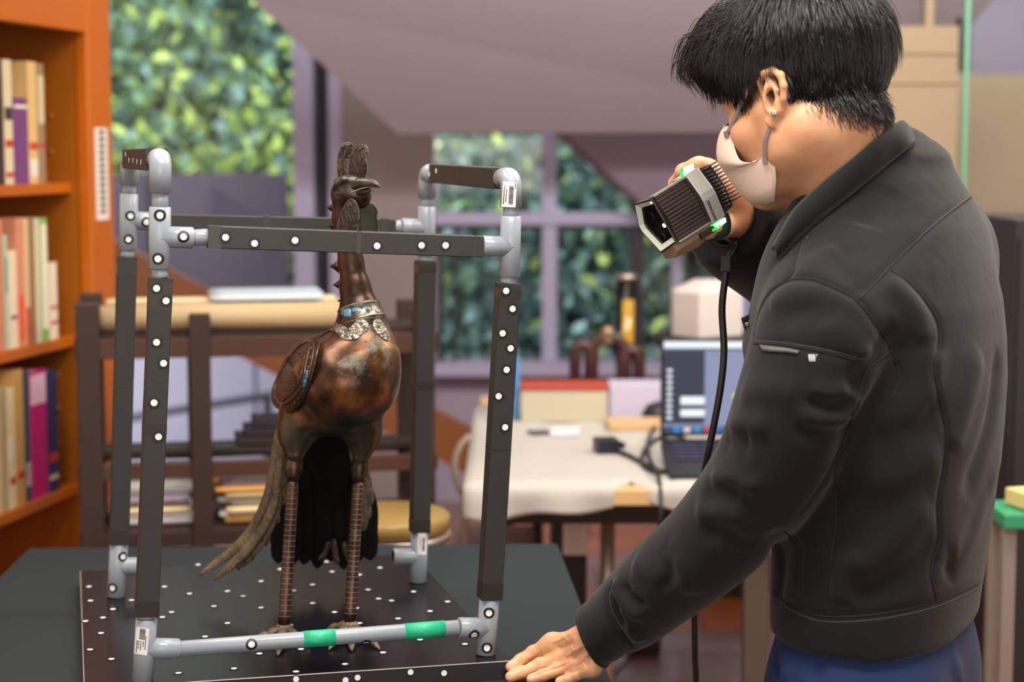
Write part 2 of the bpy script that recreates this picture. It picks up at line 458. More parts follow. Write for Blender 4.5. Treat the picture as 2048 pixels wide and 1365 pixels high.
# pale wood partition and glass sheet on the right
PY = 5.6
def panel(a, b, y0, y1, Y, th=0.06, m=M_panel):
    mb = MB(); x0, x1 = at(a, 300, Y).x, at(b, 300, Y).x; z1 = at(a, y0, Y).z; z0 = at(a, y1, Y).z if y1 is not None else 0.0
    mb.box(((x0 + x1) / 2, Y + th / 2, (z0 + z1) / 2), (x1 - x0, th, z1 - z0), m); return mb
part = struct('partition', panel(1690, 1912, 52, None, PY))
mb = panel(1690, 1912, 96, 160, PY - .004, 0.02, mat('plywood upper board', (198, 170, 132), 0.6, noise=0.1)); 
mb = MB(); x0, x1 = at(1845, 300, PY).x, at(1862, 300, PY).x
mb.box(((x0 + x1) / 2, PY + .03, (Z(52, PY) + TOP) / 2), (x1 - x0, .05, TOP - Z(52, PY)), M_panel); mb.build('post', part)
for zz in (at(1800, 105, PY).z, at(1800, 165, PY).z):
    MB().box(((at(1690, 300, PY).x + at(1912, 300, PY).x) / 2, PY - .004, zz), (at(1912, 300, PY).x - at(1690, 300, PY).x, 0.008, 0.008), mat('plywood edge', (150, 126, 96), 0.7)).build('batten', part)
struct('partition', panel(1900, 2300, 148, None, 6.4, m=mat('pale plywood behind glass', (164, 146, 122), 0.6, noise=0.08, nscale=2)))
struct('trim_2', panel(1914, 1936, 35, 142, 5.75, m=M_dark))
# high dark opening above the partition with trees seen through it
gl = MB(); x0 = at(1931, 300, 4.9).x
gl.box((x0 + .75, 4.9, 1.35), (1.5, 0.012, 2.7), M_gglass); go = struct('partition', gl)
MB().box((x0 - .004, 4.9, 1.35), (0.012, 0.014, 2.7), M_gedge).build('edge', go)
MB().box((x0 + .75, 4.9, 0.03), (1.5, 0.04, 0.06), M_dark).build('rail', go)

# ------------------------------------------------------------------ outside the glass
M_terr = mat('pale terrace concrete', (168, 164, 172), 0.85)
g = MB(); g.box((0.5, 13, -0.06), (16, 11, 0.1), M_terr); struct('ground', g)
g = MB()
for i in range(5):
    g.box((-3.4 + i * 0.62, 8.6, 0.36), (0.60, 0.08, 0.72), M_terr)
struct('wall_terrace', g)
g = MB(); M_gw = mat('dark violet garden wall', (66, 58, 66), 0.9, noise=0.3, nscale=2)
for i in range(5):
    g.box((-4.4 + i * 0.72, 9.4, 0.68), (0.70, 0.1, 1.36), M_gw)
struct('wall_garden', g)
r = thing('railing', 'dark thin metal railing on the terrace behind the brown wooden rack', 'railing', (-0.9, 8.2, 0))
y8 = 8.2
MB().tube([at(250, 838, y8), at(545, 790, y8 + 1.0 if False else y8)], 0.02, M_dark).build('rail', r)
for px in (535, 300): MB().box((at(px, 800, y8).x, y8, at(px, 800, y8).z / 2), (0.035, 0.035, at(px, 800, y8).z), M_dark).build('post', r)

M_leafs = [mat('leaf green', (102, 140, 100), 0.5), mat('leaf dark green', (56, 88, 74), 0.55), mat('leaf yellow green', (180, 204, 96), 0.5), mat('leaf blue green', (122, 154, 140), 0.5)]
M_bark = mat('bark', (70, 58, 52), 0.9)
def tree(x, y, h, rad, leaves, seed, label, weights):
    r_ = np.random.default_rng(seed)
    t = thing('tree', label, 'tree', (x, y, 0), group='trees beyond the glass')
    tr = MB(); tr.tube([(x, y, 0), (x + .06, y, h * .4), (x - .05, y + .05, h * .8)], [0.10, 0.07, 0.03], M_bark, 8)
    for a in range(4):
        ang = a * 1.6 + seed; tr.tube([(x, y, h * (.35 + .1 * a)), (x + rad * .7 * math.cos(ang), y + rad * .5 * math.sin(ang), h * (.5 + .1 * a))], [0.04, 0.012], M_bark, 6)
    tr.build('trunk', t)
    n = leaves * 3
    cl = r_.normal(size=(26, 3)); cl /= np.linalg.norm(cl, axis=1, keepdims=True); cl *= (r_.random((26, 1)) ** .4)
    cen = np.array([x, y, h * .56]) + cl * np.array([rad, rad * .7, h * .46])
    w_ = r_.integers(0, 26, n); P = cen[w_] + r_.normal(size=(n, 3)) * np.array([.26, .22, .24]); P[:, 2] = np.maximum(P[:, 2], .15)
    a = r_.normal(size=(n, 3)); a /= np.linalg.norm(a, axis=1, keepdims=True); b = np.cross(a, r_.normal(size=(n, 3))); b /= np.linalg.norm(b, axis=1, keepdims=True)
    s = (.03 + .042 * r_.random((n, 1)))
    V = np.stack([P - a * s, P + b * s * .5, P + a * s, P - b * s * .5], 1).reshape(-1, 3)
    F = np.arange(4 * n).reshape(-1, 4)
    o = np_obj('foliage', V, F, M_leafs, t, smooth=False); o['kind'] = 'stuff'
    mi = r_.choice(4, n, p=weights).astype(np.int32); clm = r_.choice(4, 26, p=weights); mi = np.where(r_.random(n) < .45, clm[w_], mi).astype(np.int32)
    o.data.polygons.foreach_set('material_index', mi)
tree(-2.9, 10.8, 4.2, 1.3, 5200, 1, 'dark green tree behind the orange bookcase edge at far left', [.3, .4, .1, .2])
tree(-1.75, 11.2, 4.3, 1.2, 5200, 2, 'leafy tree filling the left glass between bookcase and violet mullion', [.28, .38, .08, .26])
tree(-1.9, 10.75, 2.3, .7, 1500, 3, 'low yellow green bush lit behind the left glass above the dark wall', [.3, .1, .5, .1])
tree(-0.2, 11.6, 3.6, 1.1, 4200, 4, 'blue green tree behind the grey pier and the right glass edge', [.2, .45, .1, .25])
tree(0.6, 10.6, 2.9, .9, 3800, 5, 'tree with bright green leaves seen just right of the cage', [.4, .25, .22, .13])
tree(1.6, 11.0, 3.2, 1.0, 3800, 6, 'dense dark tree behind the handheld scanner', [.2, .5, .12, .18])
tree(2.9, 10.6, 4.2, 1.2, 3600, 7, 'tree glimpsed high above the pale wood partition', [.35, .35, .15, .15])
tree(0.3, 9.9, 1.5, .75, 2600, 8, 'low dark bush under the lavender rail, left part', [.15, .6, .05, .2])
tree(1.25, 9.8, 1.5, .75, 2600, 9, 'low dark bush under the lavender rail, right part', [.2, .55, .1, .15])
M_hedge = mat('dark hedge green', (52, 76, 66), 0.9, noise=0.5, nscale=3)  # mottled dark green
hv = MB(); gx = np.linspace(-6, 6, 60); gz = np.linspace(0, 3.0, 16)
rows = [[(x, 13.2 + .35 * math.sin(x * 3.1 + z * 2) + .2 * rng.normal(), z + .1 * rng.normal()) for x in gx] for z in gz]
hv.slab(rows, 0.5, M_hedge, smooth=False); o = hv.build('hedge'); o['kind'] = 'stuff'
tag(o, 'dark clipped hedge closing the garden behind the trees', 'hedge')

# ================================================================== bookcase on the left
M_or = mat('orange lacquered wood', (188, 97, 2), 0.35, noise=0.12, nscale=3, coat=0.2)
M_ord = mat('orange lacquered board', (160, 88, 4), 0.45, noise=0.15, nscale=3)
bu = Vector((math.sin(math.radians(11.4)), math.cos(math.radians(11.4)), 0)); bn = Vector((bu.y, -bu.x, 0))
YA = 4.6; A0 = at(226, 300, YA); A0.z = 0
def bs(px, w=0.0):
    """distance along the bookcase front (set back by w) where the sight line at px meets it"""
    o = A0 - bn * w; k = (px - 1024) / F_PX / ray(px, 300).y
    return (k * o.y - o.x) / (bu.x - k * bu.y)
def bp(s_, w, z): return A0 + bu * s_ - bn * w + Vector((0, 0, z))
Rb = Matrix((bu, bn, Vector((0, 0, 1)))).transposed()
def bbox(mb, s0, s1, w0, w1, z0, z1, m, bev=0.0):
    c = bp((s0 + s1) / 2, (w0 + w1) / 2, (z0 + z1) / 2); mb.box(c, (abs(s1 - s0), abs(w1 - w0), abs(z1 - z0)), m, Rb, bev); return mb
def zb(px, py, w=0.06):
    p = A0 - bn * w + bu * bs(px, w); return at(px, py, p.y).z
case = thing('bookcase', 'orange wooden bookcase with three book rows at the left edge', 'bookcase', tuple(A0))
S_in = bs(180); S_near = -1.75; D = 0.30; ZT = 2.25
b = MB(); bbox(b, S_in, 0, 0, 0.035, 0, ZT, M_or, 0.006); b.build('face_stile', case)
b = MB(); bbox(b, S_near, S_near + .1, 0, 0.035, 0, ZT, M_or, 0.006); b.build('face_stile', case)
zr = zb(170, 64, 0.0)
b = MB(); bbox(b, S_near, S_in, 0.002, 0.035, zr, ZT, M_or, 0.004); b.build('top_rail', case)
b = MB(); bbox(b, S_in - .002, S_in + .03, 0.036, D, 0, ZT, M_ord); b.build('side_panel', case)
b = MB(); bbox(b, S_near, S_near + .03, 0.036, D, 0, ZT, M_ord); b.build('side_panel', case)
b = MB(); bbox(b, S_near, S_in + .03, D, D + .015, 0, ZT, M_ord); b.build('back_panel', case)
b = MB(); bbox(b, S_near, S_in + .03, 0.036, D, ZT - .03, ZT, M_ord); b.build('top_panel', case)
shelf_z = [zb(112, 366), zb(112, 676), zb(112, 975), zb(112, 975) - .36]
for z in shelf_z:
    b = MB(); bbox(b, S_near + .03, S_in - .002, 0.05, D, z - .026, z, M_or, 0.003); b.build('shelf', case)
b = MB(); bbox(b, S_near, S_in, 0.01, 0.04, 0, .09, M_or); b.build('plinth', case)
# paper label with characters on the stile
lab = MB(); s0, s1 = bs(190), bs(214); M_paper = mat('white paper', (222, 214, 204), 0.8); M_ink = mat('black ink', (40, 36, 40), 0.7); M_red = mat('red ink', (190, 50, 40), 0.7)
z0, z1 = zb(202, 440, 0), zb(202, 256, 0)
bbox(lab, s0, s1, -.002, 0, z0, z1, M_paper)
for i in range(13):
    zc = z1 - (z1 - z0) * (i + .7) / 14; bbox(lab, s0 + .02, s1 - .02, -.003, -.002, zc - .004, zc + .004, M_ink); bbox(lab, s0 + .03, s0 + .036, -.003, -.002, zc - .006, zc + .006, M_ink)
lab.build('paper_label', case)
for z in (zb(97, 230), zb(97, 305), zb(97, 760), zb(97, 830), zb(97, 900), zb(97, 530)):
    p = bp(S_in - .003, 0.10, z); MB().lathe(p, -bu, [(0, .006), (.004, .005)], mat('pin hole brass', (190, 120, 50), .4, .6), 8).build('shelf_pin', case)

M_page = mat('book pages', (214, 200, 170), 0.85)
def book(pa, pb, ztop, shelf, rgb, label, group, w=0.06, deep=0.17, stripes=(), plate=None):
    s0, s1 = bs(pa, w), bs(pb, w); s0 += .002; z0 = shelf_z[shelf] + .0005; z1 = zb((pa + pb) / 2, ztop, w)
    c = bp((s0 + s1) / 2, w, z0); root = thing('book', label, 'book', tuple(c), group=group)
    m = mat('cover %d %d %d' % rgb, rgb, 0.6)
    mb = MB(); bbox(mb, s0, s1, w, w + .004, z0, z1, m, 0.0012); bbox(mb, s0, s0 + .003, w + .002, w + deep, z0, z1, m); bbox(mb, s1 - .003, s1, w + .002, w + deep, z0, z1, m)
    mb.build('cover', root)
    mb = MB(); bbox(mb, s0 + .003, s1 - .003, w + .004, w + deep - .004, z0 + .003, z1 - .004, M_page); mb.build('pages', root)
    if stripes:
        for (a, bb, col) in stripes:
            mb = MB(); bbox(mb, s0 + .004, s1 - .004, w - .0012, w + .001, z0 + (z1 - z0) * a, z0 + (z1 - z0) * bb, mat('spine print %d %d %d' % col, col, .6))
            mb.build('spine_label', root)
WH = (225, 215, 200); BK = (50, 44, 46); RD = (190, 60, 46)
g1, g2, g3 = 'books on the upper shelf of the orange bookcase', 'books on the middle shelf of the orange bookcase', 'books on the lower shelf of the orange bookcase'
book(-28, -8, 120, 0, (120, 92, 84), 'brown book cut by the left photo edge, upper shelf', g1)
book(-8, 9, 117, 0, (58, 42, 42), 'very dark thin book at the left photo edge, upper shelf', g1)
book(9, 27, 119, 0, (212, 196, 160), 'cream book with red print beside the purple one', g1, stripes=((.3, .36, RD), (.52, .62, BK), (.06, .1, RD)))
book(28, 57, 196, 0, (112, 62, 118), 'purple short book on the upper shelf', g1, stripes=((.88, .92, WH),))
book(57.5, 76, 123, 0, (214, 178, 116), 'golden beige tall book right of the purple one', g1, stripes=((.28, .34, RD), (.06, .2, WH)))
book(76.5, 91, 127, 0, (150, 122, 92), 'brown book standing last on the upper shelf', g1, stripes=((.3, .33, RD), (.5, .9, (206, 190, 150))))
book(28, 57, 122, 0, (222, 184, 112), 'tall yellow book showing above the purple one', g1, w=0.25, deep=.045)
book(-16, 0, 440, 1, (196, 128, 96), 'orange book cut by the left photo edge, middle shelf', g2)
book(0, 8.5, 470, 1, (168, 190, 170), 'pale green thin book at the left photo edge, middle shelf', g2, stripes=((.5, .8, (90, 150, 130)),))
book(9, 26, 502, 1, (226, 206, 176), 'cream short book on the middle shelf', g2, stripes=((.3, .34, (150, 80, 110)),))
book(26.5, 41, 436, 1, (206, 134, 102), 'salmon book on the middle shelf', g2, stripes=((.05, .4, (220, 90, 60)),))
book(41.5, 52, 437, 1, (214, 178, 134), 'sandy book beside the salmon one, middle shelf', g2, stripes=((.0, .3, RD),))
book(52.5, 63, 438, 1, (142, 110, 70), 'brown book in the middle of the middle shelf', g2)
book(63.5, 74, 437, 1, (208, 196, 166), 'pale cream book beside the green one, middle shelf', g2)
book(74.5, 89, 436, 1, (120, 170, 84), 'green spined book near the right end, middle shelf', g2, stripes=((.1, .95, (222, 220, 196)),))
book(90, 107, 526, 1, (226, 208, 184), 'short off white book standing last on the middle shelf', g2, stripes=((.4, .44, RD), (.2, .24, RD)))
book(-18, -2, 775, 2, (180, 160, 120), 'tan book cut by the left photo edge, lower shelf', g3)
book(-2, 13, 778, 2, (226, 206, 164), 'cream book with red mark at left, lower shelf', g3, stripes=((.2, .26, RD), (.4, .6, WH)))
book(13.5, 32, 741, 2, (200, 154, 84), 'golden tan book on the lower shelf', g3, stripes=((.2, .25, RD),))
book(32.5, 44.5, 743, 2, (44, 74, 88), 'dark teal book beside the magenta one', g3, stripes=((.12, .3, (180, 170, 160)),))
book(45, 79, 742, 2, (196, 10, 112), 'magenta book with white label on the lower shelf', g3, stripes=((.74, .97, (236, 196, 214)),))
book(80, 101, 741, 2, (38, 40, 92), 'navy blue book standing last on the lower shelf', g3, stripes=((.25, .32, RD), (.1, .14, (200, 190, 160))))

# ================================================================== dark wooden rack behind the bird
M_rack = mat('dark brown old wood', (50, 32, 24), 0.55, noise=0.35, nscale=6)
M_rack2 = mat('red brown wood beam', (74, 43, 27), 0.5, noise=0.3, nscale=6)
rd = Vector((0.98, 0.199, 0)); rn = Vector((0.199, -0.98, 0)); R0 = at(166, 300, 3.95); R0.z = 0
Rr = Matrix((rd, -rn, Vector((0, 0, 1)))).transposed()
def rp(t, w, z): return R0 + rd * t - rn * w + Vector((0, 0, z))
def rbox(mb, t0, t1, w0, w1, z0, z1, m, bev=0.0): mb.box(rp((t0 + t1) / 2, (w0 + w1) / 2, (z0 + z1) / 2), (t1 - t0, w1 - w0, z1 - z0), m, Rr, bev); return mb
def rt(px, w=0.0):
    o = R0 - rn * w; k = (px - 1024) / F_PX / ray(px, 300).y; return (k * o.y - o.x) / (rd.x - k * rd.y)
def rz(px, py, w=0.0): return at(px, py, (R0 - rn * w + rd * rt(px, w)).y).z
rack = thing('rack', 'dark brown wooden rack with papers on its shelves behind the cage', 'rack', tuple(R0))
zt = rz(392, 628); z1 = rz(400, 690); z2 = rz(430, 935)
t2 = rt(393); tE = rt(848)
DW = 0.27
for t_, wd, zz in ((0.0, .052, rz(166, 608)), (t2, .046, zt), (tE, .046, zt)):
    for w_ in (0.0, DW):
        b = MB(); rbox(b, t_ - wd / 2, t_ + wd / 2, w_, w_ + .05, 0, zz, M_rack, .003); b.build('post', rack)
zA = rz(600, 672); zB = rz(430, 925); zC = rz(430, 1062)
for zz, hh, m in ((zA, .045, M_rack2), (zB, .035, M_rack2), (zC, .035, M_rack)):
    for w_ in (0.006, DW + .006):
        b = MB(); rbox(b, -.03, tE + .03, w_, w_ + .03, zz - hh, zz, m, .002); b.build('beam', rack)
    for t_ in (0.0, t2, tE):
        b = MB(); rbox(b, t_ - .015, t_ + .015, .03, DW, zz - hh, zz - .004, m); b.build('cross_rail', rack)
for zz, n in ((zA, 5), (zB - .0, 5), (zC, 5)):
    for i in range(n):
        w0 = .04 + i * (DW - .06) / n
        if zz == zB and i < 2: continue
        b = MB(); rbox(b, -.02, tE + .02, w0, w0 + (DW - .06) / n - .008, zz, zz + .012, M_rack); b.build('slat', rack)
# papers on top
M_roll = mat('aged cream paper', (186, 164, 126), 0.75, noise=0.12, nscale=6)
def paper_roll(t0, t1, w, z, r, label):
    mb = MB(); a, b_ = rp(t0, w, z + r), rp(t1, w, z + r); mb.tube([a, a.lerp(b_, .5) + Vector((0, 0, .001)), b_], r, M_roll, 16)
    core = rn
    mb.lathe(a - rd * .0005, -rd, [(0, r * .45), (.001, r * .4)], M_rack, 12)
    o = mb.build('paper_roll'); tag(o, label, 'paper roll', 'rolled papers on top of the rack')
paper_roll(.005, rt(700, .05), .05, zA + .012, .030, 'thick cream paper roll lying along the front of the rack top')
paper_roll(.03, rt(660, .1), .115, zA + .012, .026, 'second cream paper roll just behind the front one on the rack')
paper_roll(.05, rt(690, .17), .175, zA + .012, .028, 'third cream paper roll on the rack top, under the pale sheets')
def sheets(t0, t1, w0, w1, z, n, th, m, name, label, cat, group=None, skew=0.02, curl=0.0):
    r_ = random.Random(label); root = thing(name, label, cat, tuple(rp((t0 + t1) / 2, (w0 + w1) / 2, z)), group=group)
    for i in range(n):
        d = r_.uniform(-skew, skew); e = r_.uniform(-skew, skew); mm = m[i % len(m)]; z0 = z + i * th
        rows = []
        for a in range(7):
            row = []
            for c in range(9):
                u, v = a / 6, c / 8; row.append(rp(t0 + d + (t1 - t0) * v, w0 + e + (w1 - w0) * u, z0 + th * .9 + curl * (max(0, v - .6) ** 2 + max(0, .3 - u) ** 2 * 0)))
            rows.append(row)
        MB().slab(rows, th * .88, mm).build('sheet', root)
    return root
M_blue = mat('pale blue paper', (168, 186, 200), 0.7); M_white = mat('bright white paper', (226, 224, 220), 0.7); M_cream = mat('cream paper', (222, 204, 160), 0.8); M_kraft = mat('ochre card', (206, 152, 74), 0.75)
sheets(rt(425, .2), rt(645, .2), .10, .29, zA + .074, 3, .005, [M_blue, M_white, M_blue, M_blue], 'paper_sheets', 'pale blue white paper sheets lying on the rolls of the rack', 'paper')
sheets(.05, rt(680, .2), .21, .28, zA + .012, 3, .020, [M_cream, M_roll, M_cream], 'paper_bundle', 'flat cream paper bundle beneath the pale blue sheets', 'paper')
M_mag = [M_white, M_cream, mat('magazine grey', (190, 184, 190), .6), M_kraft, mat('magazine mauve', (176, 164, 190), .6), M_white, mat('magazine sage', (170, 176, 160), .7)]
zc = zC + .012
sheets(rt(436), rt(436) + .26, .03, .25, zc, 9, .012, [M_kraft, M_white, M_cream, M_white, M_mag[6], M_cream, M_kraft, M_mag[4], M_white], 'magazine_stack', 'leaning magazine stack on lower rack shelf right of the middle post', 'magazines', 'magazine stacks on the rack', .02)
sheets(rt(205), rt(370), .05, .25, zc, 6, .013, [M_mag[2], M_white, M_cream, M_white, M_mag[4], M_white], 'magazine_stack', 'low magazine stack on lower rack shelf left of the middle post', 'magazines', 'magazine stacks on the rack', .02)
b = MB(); 
for i in range(3): rbox(b, rt(470) + .02 * i, rt(470) + .30 - .03 * i, .16, .27, zB + .012 + i * .02, zB + .03 + i * .02, mat('dark folder', (60, 46, 52), .7), .002)
tag(b.build('folder_stack'), 'dark folders lying flat on the middle rack shelf', 'folders')

# sloping wooden stringer running down behind the rack
P1, P2 = at(279, 506, 5.9), at(960, 868, 6.3); dn = Vector((0, 0, -0.17))
mb = MB(); mb.prism([P1 - Vector((.3, .02, -.16)), P2, P2 + dn, P1 + dn - Vector((.3, .02, -.16))], (0, .06, 0), mat('brown sloping board', (132, 76, 38), .5, noise=.2)); struct('stair_stringer', mb)

# ================================================================== work table with laptop behind
M_cloth = mat('off white cloth', (178, 175, 168), 0.9, bump=.3, bscale=40)
M_tw = mat('black table underside', (34, 30, 28), 0.6); M_chrome = mat('brushed steel', (170, 160, 150), 0.35, .8); M_black = mat('black plastic', (24, 24, 26), 0.45)
TZ = 0.735
tx0, tx1, ty0, ty1 = -0.095, 0.93, 3.92, 5.45
wt = thing('work_table', 'worktable with black frame under the off-white cloth', 'table', (0.42, 4.7, 0))
MB().box(((tx0 + tx1) / 2, (ty0 + ty1) / 2, TZ - .02), (tx1 - tx0, ty1 - ty0, .036), mat('pale wood top', (206, 170, 120), .5), None, .004).build('tabletop', wt)
MB().box(((tx0 + tx1) / 2, ty0 + .12, TZ - .07), (tx1 - tx0 - .1, .03, .06), M_tw).build('apron', wt)
for x, y in ((at(1015, 1000, 4.9).x, 4.9), (at(1215, 1050, 4.15).x, 4.15), (.86, 4.1), (.86, 5.3), (at(1075, 1000, 5.3).x, 5.3)):
    MB().tube([(x, y, TZ - .04), (x, y, 0)], .018, M_chrome if y < 4.5 else M_tw, 10).build('leg', wt)
# cloth draped over the front edge
rows = []; nx = 44
def cloth_front(u):
    # how far the cloth hangs below the top along the front edge
    return (.046 - .022 * (u / .335) ** 2 if u < .335 else .020 + .030 * min(1, (u - .335) / .2)) + .004 * math.sin(u * 31)
cx0, cx1 = tx0 - .012, .90
for j in range(22):
    row = []
    for i in range(nx):
        u = i / (nx - 1) * .91; x = cx0 + (cx1 - cx0) * i / (nx - 1)
        gap = max(0, 1 - ((u - .335) / .036) ** 2)
        if j < 15:
            y = 5.2 + (ty0 + gap * .075 - 5.2) * j / 14; z = TZ + .003 + .0025 * math.sin(x * 40 + y * 9) * math.sin(y * 21)
        else:
            k = (j - 14) / 7; y = ty0 + gap * .075 - .006 * min(1, k * 3) - .01 * k * math.sin(u * 40); z = TZ + .003 - (1 - gap) * k * cloth_front(u) * 1.5 - (.0 if gap else 0)
        row.append((x, y, z))
    rows.append(row)
mb = MB(); mb.slab(rows, .004, M_cloth); tag(mb.build('tablecloth'), 'off-white cloth spread over the laptop table, hanging over its edge', 'cloth')
tz = TZ + .008
def onbox(name, px0, px1, Y, depth, h, m, label, cat, z=tz, bev=.003):
    x0, x1 = at(px0, 800, Y).x, at(px1, 800, Y).x
    return MB().box(((x0 + x1) / 2, Y + depth / 2, z + h / 2), (x1 - x0, depth, h), m, None, bev)
def zt_(px, py, Y): return at(px, py, Y).z
# box with red lid edge and cream side
Yb = 4.85
bx = thing('box', 'long cream box with red lid on the white cloth', 'box', (at(1130, 800, Yb).x, Yb + .1, tz))
onbox('b', 1042, 1216, Yb, .12, zt_(1130, 782, Yb) - tz, mat('cream carton', (188, 179, 156), .7), '', '').build('body', bx)
onbox('b', 1040, 1218, Yb - .003, .126, .014, mat('red carton lid', (166, 66, 46), .6), '', '', z=zt_(1130, 782, Yb)).build('lid', bx)
tag(onbox('b', 1219, 1330, Yb + .02, .12, zt_(1270, 772, Yb) - tz, mat('lilac carton', (184, 178, 200), .6), '', '').build('carton'), 'lilac carton standing right of the red-lidded box', 'box')
tag(onbox('b', 1026, 1040, Yb + .05, .2, zt_(1034, 735, Yb) - tz, mat('blue cover', (70, 140, 196), .5), '', '').build('binder'), 'blue binder standing upright left of the red-lidded box', 'binder')
tag(onbox('b', 1218, 1335, Yb - .16, .14, .018, mat('tan board', (196, 162, 116), .6), '', '').build('wooden_tray'), 'tan wooden board lying in front of the lilac carton', 'board')
# small dark wooden arch stand on the red-lidded box
zl = TZ + .008
M_dw = mat('dark red brown carving', (66, 34, 32), .45)
Ya = 5.12
ar = thing('arch_stand', 'dark wooden stand of three arches behind the red-lidded box', 'stand', (at(1210, 780, Ya).x, Ya, zl))
def arch(pc, pw, ptop, pbot, nm='arch'):
    pts = []
    for k in range(17):
        a = PI * k / 16; pts.append(at(pc - pw * math.cos(a), ptop + (pw * 1.2) * (1 - math.sin(a)), Ya))
    pts = [Vector((pts[0].x, Ya, zl))] + pts + [Vector((pts[-1].x, Ya, zl))]
    MB().tube(pts, .0175, M_dw, 10).build(nm, ar)
arch(1165, 15, 690, 780); arch(1218, 33, 672, 780); arch(1262, 17, 700, 780)
xa, xb = at(1146, 780, Ya).x, at(1284, 780, Ya).x
MB().box(((xa + xb) / 2, Ya, zl + .01), (xb - xa, .07, .02), M_dw, None, .003).build('base', ar)
MB().lathe((at(1215, 665, Ya).x, Ya, zt_(1215, 690, Ya)), (0, 0, 1), [(0, .012), (.012, .022), (.03, .016), (.045, .02), (.055, .006)], mat('brass finial', (150, 126, 90), .4, .5), 14).build('finial', ar)
# clear tube with amber card
Yt = 5.34; p = at(1252, 700, Yt)
tb = thing('specimen_tube', 'tall clear tube holding an amber card near the window', 'tube', (p.x, Yt, tz))
MB().lathe((p.x, Yt, tz), (0, 0, 1), [(0, .030), (.004, .031), (zt_(1252, 560, Yt) - tz, .031)], M_glass, 20).build('tube', tb)
MB().box((p.x + .006, Yt, (zt_(1262, 600, Yt) + zt_(1262, 690, Yt)) / 2), (.034, .006, zt_(1262, 600, Yt) - zt_(1262, 690, Yt)), mat('amber card', (206, 156, 40), .5)).build('card', tb)
MB().lathe((p.x, Yt, zt_(1252, 560, Yt)), (0, 0, 1), [(0, .033), (.014, .033), (.016, .03)], M_chrome, 18).build('cap', tb)
# white hexagonal case on a black stand
Yh = 5.0
zc0 = zt_(1420, 676, Yh)
st = thing('equipment_stand', 'black round stand carrying the white six-sided case', 'stand', (at(1420, 700, Yh).x, Yh + .1, tz))
MB().lathe((at(1420, 700, Yh).x, Yh + .1, tz), (0, 0, 1), [(0, .10), (.01, .10), (.02, .03), (zc0 - tz - .03, .03), (zc0 - tz - .028, .15), (zc0 - tz, .155)], M_black, 24).build('pedestal', st)
h = MB(); hx = at(1421, 600, Yh).x; zt2 = zt_(1425, 588, Yh)
hex_ = [(-.098, -.02), (-.032, -.10), (.098, -.03), (.10, .10), (.02, .14), (-.09, .09)]
bot = [Vector((hx + a, Yh + .1 + b_, zc0)) for a, b_ in hex_]; M_case = mat('white plastic case', (202, 192, 184), .45)
top = [Vector((hx + a, Yh + .1 + b_, zt2)) for a, b_ in hex_]; cen = Vector((hx + .0, Yh + .12, zt_(1425, 566, Yh))); apex = [cen + (q - cen) * .35 for q in top]
for q in apex: q.z = cen.z
n = 6
h.add(bot + top + apex, [tuple(range(6))[::-1]] + [(i, (i + 1) % 6, (i + 1) % 6 + 6, i + 6) for i in range(6)] + [(i + 6, (i + 1) % 6 + 6, (i + 1) % 6 + 12, i + 12) for i in range(6)] + [tuple(range(12, 18))], M_case)
tag(h.build('case'), 'white six-sided plastic case standing behind the laptop screen', 'case')
# laptop
Yl = 4.25
lt = thing('laptop', 'open black laptop with a bright screen behind the standing person', 'laptop', (at(1440, 860, Yl).x, Yl, tz))
xl, xr = at(1322, 780, Yl).x, at(1322, 780, Yl).x + .42
zbt = zt_(1320, 868, Yl); ztp = zt_(1320, 682, Yl)
MB().box(((xl + xr) / 2, Yl + .012, (zbt + ztp) / 2), (xr - xl, .016, ztp - zbt + .012), M_black, None, .004).build('lid', lt)
def emis(name, rgb, s=1.0): return mat('screen ' + name, (10, 10, 10), .4, emit=rgb, estr=s)
def scr(mb, a, b_, c, d, m, lift=0.0):
    """a..b across, c..d down the screen, 0..1"""
    mb.box((xl + .006 + (xr - xl - .012) * (a + b_) / 2, Yl + .002 - lift, ztp - .002 - (ztp - zbt - .004) * (c + d) / 2), ((xr - xl - .012) * (b_ - a), .002, (ztp - zbt - .004) * (d - c)), m); return mb
sm = MB(); scr(sm, 0, 1, 0, 1, emis('grey blue', (148, 156, 190), .9)); so = sm.build('screen', lt)
sm = MB()
scr(sm, 0, 1, 0, .07, emis('white', (236, 244, 250), 1.1), .001); scr(sm, 0, .24, .1, .9, emis('slate', (58, 66, 86), .8), .001)
scr(sm, .0, 1, .07, .1, emis('dim', (110, 120, 140), .8), .001); scr(sm, 0, 1, .93, 1, emis('bar', (70, 84, 110), .8), .001)
for k in range(9): scr(sm, .02, .05, .3 + k * .065, .33 + k * .065, emis('white', (236, 244, 250), 1.1), .002)
scr(sm, .1, .24, .6, .69, emis('white', (236, 244, 250), 1.1), .002); scr(sm, .1, .24, .74, .82, emis('white', (236, 244, 250), 1.1), .002)
for k, c in enumerate(((30, 150, 220), (220, 220, 230), (40, 160, 210), (210, 70, 80), (50, 120, 210), (40, 90, 190), (210, 180, 180), (200, 80, 80))):
    scr(sm, .06 + k * .06, .10 + k * .06, .94, .99, emis('icon%d' % k, c, 1.0), .002)
sm.build('screen_window', lt)
sm = MB(); M_gsc = emis('lime', (150, 226, 40), 1.0); M_ysc = emis('yellow', (216, 220, 90), 1.0)
sx = lambda a: xl + .006 + (xr - xl - .012) * a; sz = lambda c: ztp - .002 - (ztp - zbt - .004) * c
sm.lathe((sx(.56), Yl - .0005, sz(.40)), (0, -1, 0), [(0, .03), (.001, .03)], M_gsc, 20)
